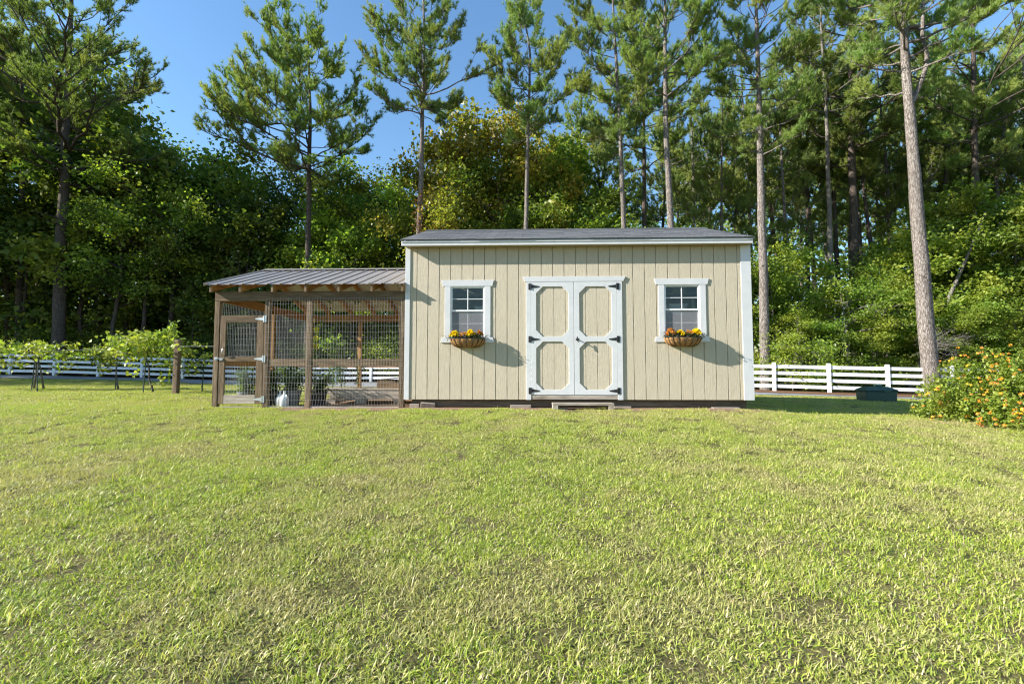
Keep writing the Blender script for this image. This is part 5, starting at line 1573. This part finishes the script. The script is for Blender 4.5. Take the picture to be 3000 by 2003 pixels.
def broad_parts(seed, H=10.0, rad=0.12, cb=0.25, wmax=3.2, nl=13, leaves=11000, L=0.15, W=0.105, layer=0.75, up=0.42):
    """broadleaf tree: trunk, limbs and leaf sprays in flattened clumps"""
    r = np.random.RandomState(seed); tr = Cloud(); cr = Cloud()
    zs = np.linspace(-0.1, H * 0.92, 14)
    tp = np.stack([np.cumsum(r.normal(0, 0.06, 14)), np.cumsum(r.normal(0, 0.06, 14)), zs], -1); tp[0, :2] = tp[1, :2] = 0
    V, F = tube_np(tp, rad * (1 - 0.85 * np.linspace(0, 1, 14) ** 1.1), 8); tr.add(V, F)
    ends = []
    for i in range(nl):
        t = (i + r.uniform(0, 0.9)) / nl
        z = H * (cb + (0.9 - cb) * t)
        prof = math.sin(math.pi * (0.18 + 0.80 * t)) ** 0.7
        reach = wmax * prof * r.uniform(0.65, 1.1)
        a = i * 2.4 + r.normal(0, 0.35)
        b = np.array([np.interp(z, zs, tp[:, 0]), np.interp(z, zs, tp[:, 1]), z])
        d = np.array([math.cos(a), math.sin(a), 0.0])
        s = np.linspace(0, 1, 6)[:, None]
        rise = r.uniform(0.25, 0.65)
        pts = b + d * reach * s + np.array([0, 0, 1.0]) * reach * (rise * s - 0.12 * s ** 2) + r.normal(0, 0.05, (6, 3)) * s * reach
        V, F = tube_np(pts, np.linspace(rad * 0.42, 0.012, 6), 5); tr.add(V, F)
        sd = np.array([-d[1], d[0], 0])
        for k in range(int(4 + reach * 2.6)):
            q = r.uniform(0.3, 1.0); p = np.array([np.interp(q, s[:, 0], pts[:, j]) for j in range(3)])
            dd = d * r.uniform(0.2, 0.9) + sd * r.normal(0, 0.7) + np.array([0, 0, r.uniform(-0.1, 0.6)])
            e = p + dd / np.linalg.norm(dd) * r.uniform(0.35, 1.1)
            V, F = tube_np(np.array([p, (p + e) / 2 + r.normal(0, .05, 3), e]), [0.014, 0.01, 0.005], 3); tr.add(V, F)
            ends += [(e, d), ((p + e) / 2, d)]
    for z in np.linspace(H * 0.75, H * 0.97, 6):
        ends.append((np.array([tp[-1, 0] + r.normal(0, .25), tp[-1, 1] + r.normal(0, .25), z]), np.array([0, 0, 0.3])))
    per = max(6, leaves // len(ends))
    for e, d in ends:
        k = int(per * r.uniform(0.4, 1.6)); sp = r.uniform(0.2, 0.42)
        c = e + r.normal(0, 1, (k, 3)) * np.array([sp, sp, sp * layer])
        dr = rand_unit(r, k) + d * 0.4; dr[:, 2] = dr[:, 2] * 0.45 - 0.25
        nr = rand_unit(r, k) * (1 - up) + np.array([0, 0, up])
        V, F = leaves_mesh(c, dr, nr, r.uniform(0.7, 1.3, k) * L, r.uniform(0.7, 1.3, k) * W); cr.add(V, F)
    return tr.mesh('broadleaf_trunk'), cr.mesh('broadleaf_crown')
BROAD = [broad_parts(301, 10, 0.13, 0.34, 3.4, 14, 8500, 0.16, 0.115), broad_parts(302, 10, 0.11, 0.18, 2.6, 15, 8500, 0.19, 0.15), broad_parts(303, 10, 0.15, 0.42, 4.0, 15, 9000, 0.16, 0.115),
         broad_parts(304, 10, 0.09, 0.10, 2.9, 16, 8500, 0.20, 0.16), broad_parts(305, 10, 0.10, 0.22, 2.2, 14, 7000, 0.19, 0.15)]
SHRUB = [broad_parts(401, 3.0, 0.035, 0.06, 1.5, 14, 5000, 0.11, 0.08, 0.6), broad_parts(402, 3.0, 0.03, 0.04, 1.2, 12, 4200, 0.12, 0.075, 0.7)]
def put_tree(name, u, D, v_top, proto, H0, bark, leafm, label, group, wide=1.0, seed=None, cat='tree', xy=None, H=None):
    b = ground_at(u, D) if xy is None else np.array([xy[0], xy[1], float(terrain(*xy))])
    if H is None: H = max(1.0, float(P(u, v_top, D)[2]) - b[2])
    s = H / H0
    w = s ** 0.75 * wide
    return tree_obj(name, b - np.array([0, 0, 0.05]), proto[0], proto[1], M[bark], M[leafm], label, cat, group, rs.uniform(0, 6.28), (w, w, s))
def zone(u):
    for lim, txt in ((70, 'beside the drive behind the spreading grapevine'), (290, 'behind the thick trunked pine and spreading grapevine'), (420, 'behind the smaller grapevine'), (600, 'behind the tall grapevine and trellis post'), (760, 'behind the pen gate'), (905, 'behind the pen and broad pine'),
                     (1060, 'between the broad pine and the shed'), (1240, 'beside the creeper covered pine'), (1420, 'above the pen side shed window'), (1560, 'behind the slim pine over the doors'), (1720, 'above the double doors'), (1900, 'beside the close pair of pines'), (2060, 'above the fence side shed window'),
                     (2260, 'beside the rough barked pine at the shed corner'), (2400, 'between the shed corner and the slender streaked pine'), (2540, 'around the dark double width pine'), (2660, 'above the green trough'), (2780, 'behind the big leaning pine'), (2920, 'above the lantana bush'), (9999, 'past the lantana bush')):
        if u < lim: return txt
G1 = 'shady broadleaf trees behind the shaded fence'
L1 = 'dark green broadleaf tree in the shady wood behind grapevines and pen'
for i, (u, D, vt) in enumerate([(-160, 31, 120), (20, 33, 260), (110, 38, 170), (235, 31, 215), (300, 36, 300), (380, 33, 385), (440, 40, 390), (500, 31, 520), (560, 37, 440), (640, 34, 400), (720, 40, 470),
                                (790, 32, 540), (860, 38, 470), (950, 34, 520), (1010, 40, 450), (1080, 33, 470), (1130, 38, 520), (1190, 32, 570), (-60, 40, 160), (60, 30, 520), (330, 29, 560), (690, 30, 600), (420, 30, 620), (1030, 30, 640), (880, 31, 640)]):
    yel = i in (7, 9, 13, 17, 20, 23, 24)
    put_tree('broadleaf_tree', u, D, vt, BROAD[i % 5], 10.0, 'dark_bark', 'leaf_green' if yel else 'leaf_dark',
             ('lighter green broadleaf tree ' if yel else ('tall' if vt < 450 else 'low') + ' dark broadleaf tree ') + zone(u), G1 if not yel else 'lighter broadleaf trees behind the shaded fence', 1.05)
LY = 'yellow green broadleaf tree turning colour behind the shed roof'
for i, (u, D, vt) in enumerate([(1330, 31, 330), (1400, 33, 290), (1445, 30, 420), (1480, 36, 330), (1590, 31, 400), (1650, 33, 400), (1560, 38, 380), (1310, 28, 520)]):
    put_tree('turning_tree', u, D, vt, BROAD[(i * 2 + 1) % 5], 10.0, 'dark_bark', 'leaf_yellow' if i % 3 != 2 else 'leaf_green', ('yellowing broadleaf tree ' if i % 3 != 2 else 'green broadleaf tree among yellowing ones ') + zone(u),
             'yellowing trees behind the shed' if i % 3 != 2 else 'green trees behind the shed', 0.9)
for i, (u, D, vt) in enumerate([(1380, 29, 640), (1450, 27, 650), (1290, 31, 600), (1620, 29, 560), (1700, 31, 520), (1760, 28, 600), (2060, 26, 650), (2000, 28, 640)]):
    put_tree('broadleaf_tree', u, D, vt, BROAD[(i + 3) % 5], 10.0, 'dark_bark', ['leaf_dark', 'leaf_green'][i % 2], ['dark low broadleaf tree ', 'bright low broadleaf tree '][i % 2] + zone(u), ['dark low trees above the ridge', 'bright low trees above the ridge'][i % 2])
LG = 'bright green sunlit broadleaf understory tree behind the sunlit fence'
for i, (u, D, vt) in enumerate([(2290, 25.5, 720), (2350, 27, 680), (2480, 24.5, 820), (2560, 26.5, 760), (2620, 28, 690), (2680, 26, 650), (2850, 27, 520), (2990, 26, 560),
                                (3080, 24.5, 560), (3170, 26, 480), (2760, 29, 560), (2880, 23.5, 820), (2960, 23.2, 860), (2330, 24, 900), (2560, 24.2, 930), (2800, 23.2, 900), (3260, 25, 500), (2200, 26, 760), ]):
    put_tree('understory_tree', u, D, vt, BROAD[(i * 3 + 1) % 5], 10.0, 'grey_bark', 'leaf_green', ('tall' if vt < 650 else 'low') + ' bright green understory tree ' + zone(u), 'sunlit understory trees behind the fence', 1.0)
GP = 'background pines in the wood'
for i, (u, D, vt) in enumerate([(1700, 38, 260), (1760, 42, 330), (1800, 34, 420), (2030, 32, 300), (2080, 36, 250), (2120, 30, 330), (2160, 40, 260), (2200, 34, 240), (2290, 36, 180), (2320, 31, 250), (2370, 34, 170), (2390, 40, 200),
                                (2460, 33, 120), (2540, 36, 190), (2580, 31, 210), (2620, 34, 150), (2640, 42, 180), (2720, 36, 200), (2760, 32, 150), (2800, 38, 230), (2910, 34, 180), (2960, 31, 210), (3010, 36, 120), (3060, 30, 80), (3140, 33, 60),
                                (3230, 29, 0), (2260, 44, 290), (2440, 45, 240), (2680, 46, 250), (2880, 45, 220), (1640, 44, 420), (1580, 46, 430), (1940, 40, 330), (1990, 45, 360), (2050, 48, 360), (2350, 50, 300), (2500, 52, 280), (2600, 50, 300), (2780, 52, 260), (2950, 50, 220),
                                (60, 36, 60), (-90, 32, -60), (270, 44, 330), (-220, 29, -150), (1300, 42, 430), (3100, 44, 140), (1400, 48, 520), (1500, 50, 520)]):
    put_tree('forest_pine', u, D, vt, PINES[(i * 3) % 4], 20.0, ['dark_bark', 'pine_bark'][i % 2], 'needles_bg', ['dark barked forest pine ', 'brown barked forest pine '][i % 2] + zone(u), ['dark barked ' + GP, 'brown barked ' + GP][i % 2], 1.0, cat='pine tree')
# young pine in the shade above the pen roof, and low pines by it
for u, D, vt, lab in ((700, 30, 720, 'young bushy pine in the shade above the pen roof edge'), (560, 31, 760, 'small dark pine between the grapevines and pen in the shade')):
    put_tree('young_pine', u, D, vt, PINES[3], 20.0, 'dark_bark', 'needles', lab, None, 0.75, cat='pine tree')
# shrubs along the wood's edge
for i in range(27):
    u = -60 + i * 50 + rs.uniform(-14, 14)
    if 1180 < u < 1300: pass
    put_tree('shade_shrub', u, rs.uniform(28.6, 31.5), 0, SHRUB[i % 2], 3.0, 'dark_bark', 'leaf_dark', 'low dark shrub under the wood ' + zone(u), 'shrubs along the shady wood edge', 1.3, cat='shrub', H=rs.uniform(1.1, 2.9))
for i in range(20):
    u = -40 + i * 66 + rs.uniform(-20, 20)
    put_tree('shade_shrub', u, rs.uniform(35, 43), 0, SHRUB[i % 2], 3.0, 'dark_bark', 'leaf_dark', 'tall dark thicket deep under the wood ' + zone(u), 'thickets deep in the shady wood', 1.5, cat='shrub', H=rs.uniform(3.5, 5.5))
for i in range(17):
    u = 2130 + i * 64 + rs.uniform(-15, 15)
    put_tree('fence_shrub', u, rs.uniform(22.6, 25.5), 0, SHRUB[(i + 1) % 2], 3.0, 'grey_bark', 'leaf_green', 'low green shrub behind the fence ' + zone(u), 'shrubs behind the sunlit fence', 1.2, cat='shrub', H=rs.uniform(1.0, 2.4))
# trees out beyond the lawn that shade the fence
for x, y, H in ((-44, 13.5, 17), (-50, 17, 19), (-40, 17.5, 15), (-58, 12, 20), (-36, 21, 14), (-66, 15, 20)):
    put_tree('broadleaf_tree', 0, 0, 0, BROAD[2 if H > 16 else 0], 10.0, 'dark_bark', 'leaf_dark', 'tall shade tree at the side of the drive past the grapevines', 'shade trees past the grapevines', 1.3, xy=(x, y), H=H)
# leaning dead trunk and bare brush by the big pine
a, b = ground_at(2655, 24.0), P(2860, 690, 24.6)
dt = empty('leaning_trunk', a, 'slim bare trunk leaning behind the big pine', 'dead tree')
dp_ = [np.zeros(3), (b - a) * 0.3 + np.array([0.05, 0, -0.1]), (b - a) * 0.6, b - a, (b - a) * 1.12 + np.array([0.1, 0, 0.3])]
V, F = tube_np(np.array(dp_), [0.13, 0.11, 0.09, 0.06, 0.03], 8)
link('trunk', mesh_np('trunk', V, F), M['grey_bark'], dt)
cl = Cloud()
for k in range(4):
    p = (b - a) * (0.55 + 0.12 * k); e_ = p + np.array([0.5 + 0.15 * k, 0.1, 0.35 - 0.1 * k])
    V, F = tube_np(np.array([p, (p + e_) / 2, e_]), [0.02, 0.014, 0.006], 5); cl.add(V, F)
link('branch', cl.mesh('branch'), M['grey_bark'], dt)
bb = ground_at(2745, 21.5)
br = empty('bare_brush', bb, 'bare pale twiggy brush behind the fence near the big pine', 'brush')
r = np.random.RandomState(9); cl = Cloud()
top = P(2740, 985, 21.5) - bb
V, F = tube_np(np.array([np.zeros(3), top * 0.5 + np.array([0.06, 0, 0]), top]), [0.03, 0.025, 0.018], 6); cl.add(V, F)
for k in range(60):
    s = top * r.uniform(0.75, 1.0); d = np.array([r.uniform(-0.5, 1.5), r.normal(0, 0.4), r.uniform(-0.35, 0.55)])
    m_ = s + d * 0.5 + r.normal(0, 0.06, 3); e_ = s + d
    V, F = tube_np(np.array([s, m_, e_]), [0.012, 0.008, 0.003], 4); cl.add(V, F)
    for q in range(3):
        f_ = m_ + (e_ - m_) * r.uniform(0, 1); V, F = tube_np(np.array([f_, f_ + r.normal(0, 0.18, 3)]), [0.006, 0.002], 3); cl.add(V, F)
link('twigs', cl.mesh('twigs'), M['grey_bark'], br)
# far wood closing the view
r = np.random.RandomState(15); cl = Cloud()
n = 100000
u = r.uniform(-900, 3900, n); D = r.uniform(58, 80, n)
vt = np.interp(u, [-900, 0, 400, 800, 1150, 1300, 1700, 2200, 3000, 3900], [500, 560, 640, 650, 700, 690, 640, 520, 450, 420]) + 40 * np.sin(u * 0.013) + 30 * np.sin(u * 0.031)
v = vt + (1090 - vt) * r.uniform(0, 1, n) ** 0.75
c = np.array([P(a_, b_, d_) for a_, b_, d_ in zip(u, v, D)])
V, F = leaves_mesh(c, rand_unit(r, n), rand_unit(r, n) + np.array([0, -0.3, 0.6]), r.uniform(0.45, 0.8, n), r.uniform(0.35, 0.6, n))
cl.add(V, F)
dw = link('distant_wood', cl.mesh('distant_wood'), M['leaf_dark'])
tag(dw, 'far mass of dark foliage closing the view through the wood', 'wood', kind='stuff')

# look-alikes sharing a label: tell pairs and threes apart by height
sets = {}
for o in list(col.objects):
    if o.parent is None and o.type == 'EMPTY' and 'label' in o and o.scale.z != 1.0: sets.setdefault(o['label'], []).append(o)
for lab, os_ in sets.items():
    if 2 <= len(os_) <= 6:
        os_.sort(key=lambda o: -o.scale.z * (3.0 if 'shrub' in o.name else 10.0))
        for o, w_ in zip(os_, ('taller', 'shorter') if len(os_) == 2 else ['tallest'] + ['second tallest', 'third tallest', 'fourth tallest', 'fifth tallest'][:len(os_) - 2] + ['shortest']):
            t_ = lab
            for q in ('tall ', 'low '):
                if t_.startswith(q): t_ = t_[len(q):]
            o['label'] = w_ + ' ' + t_
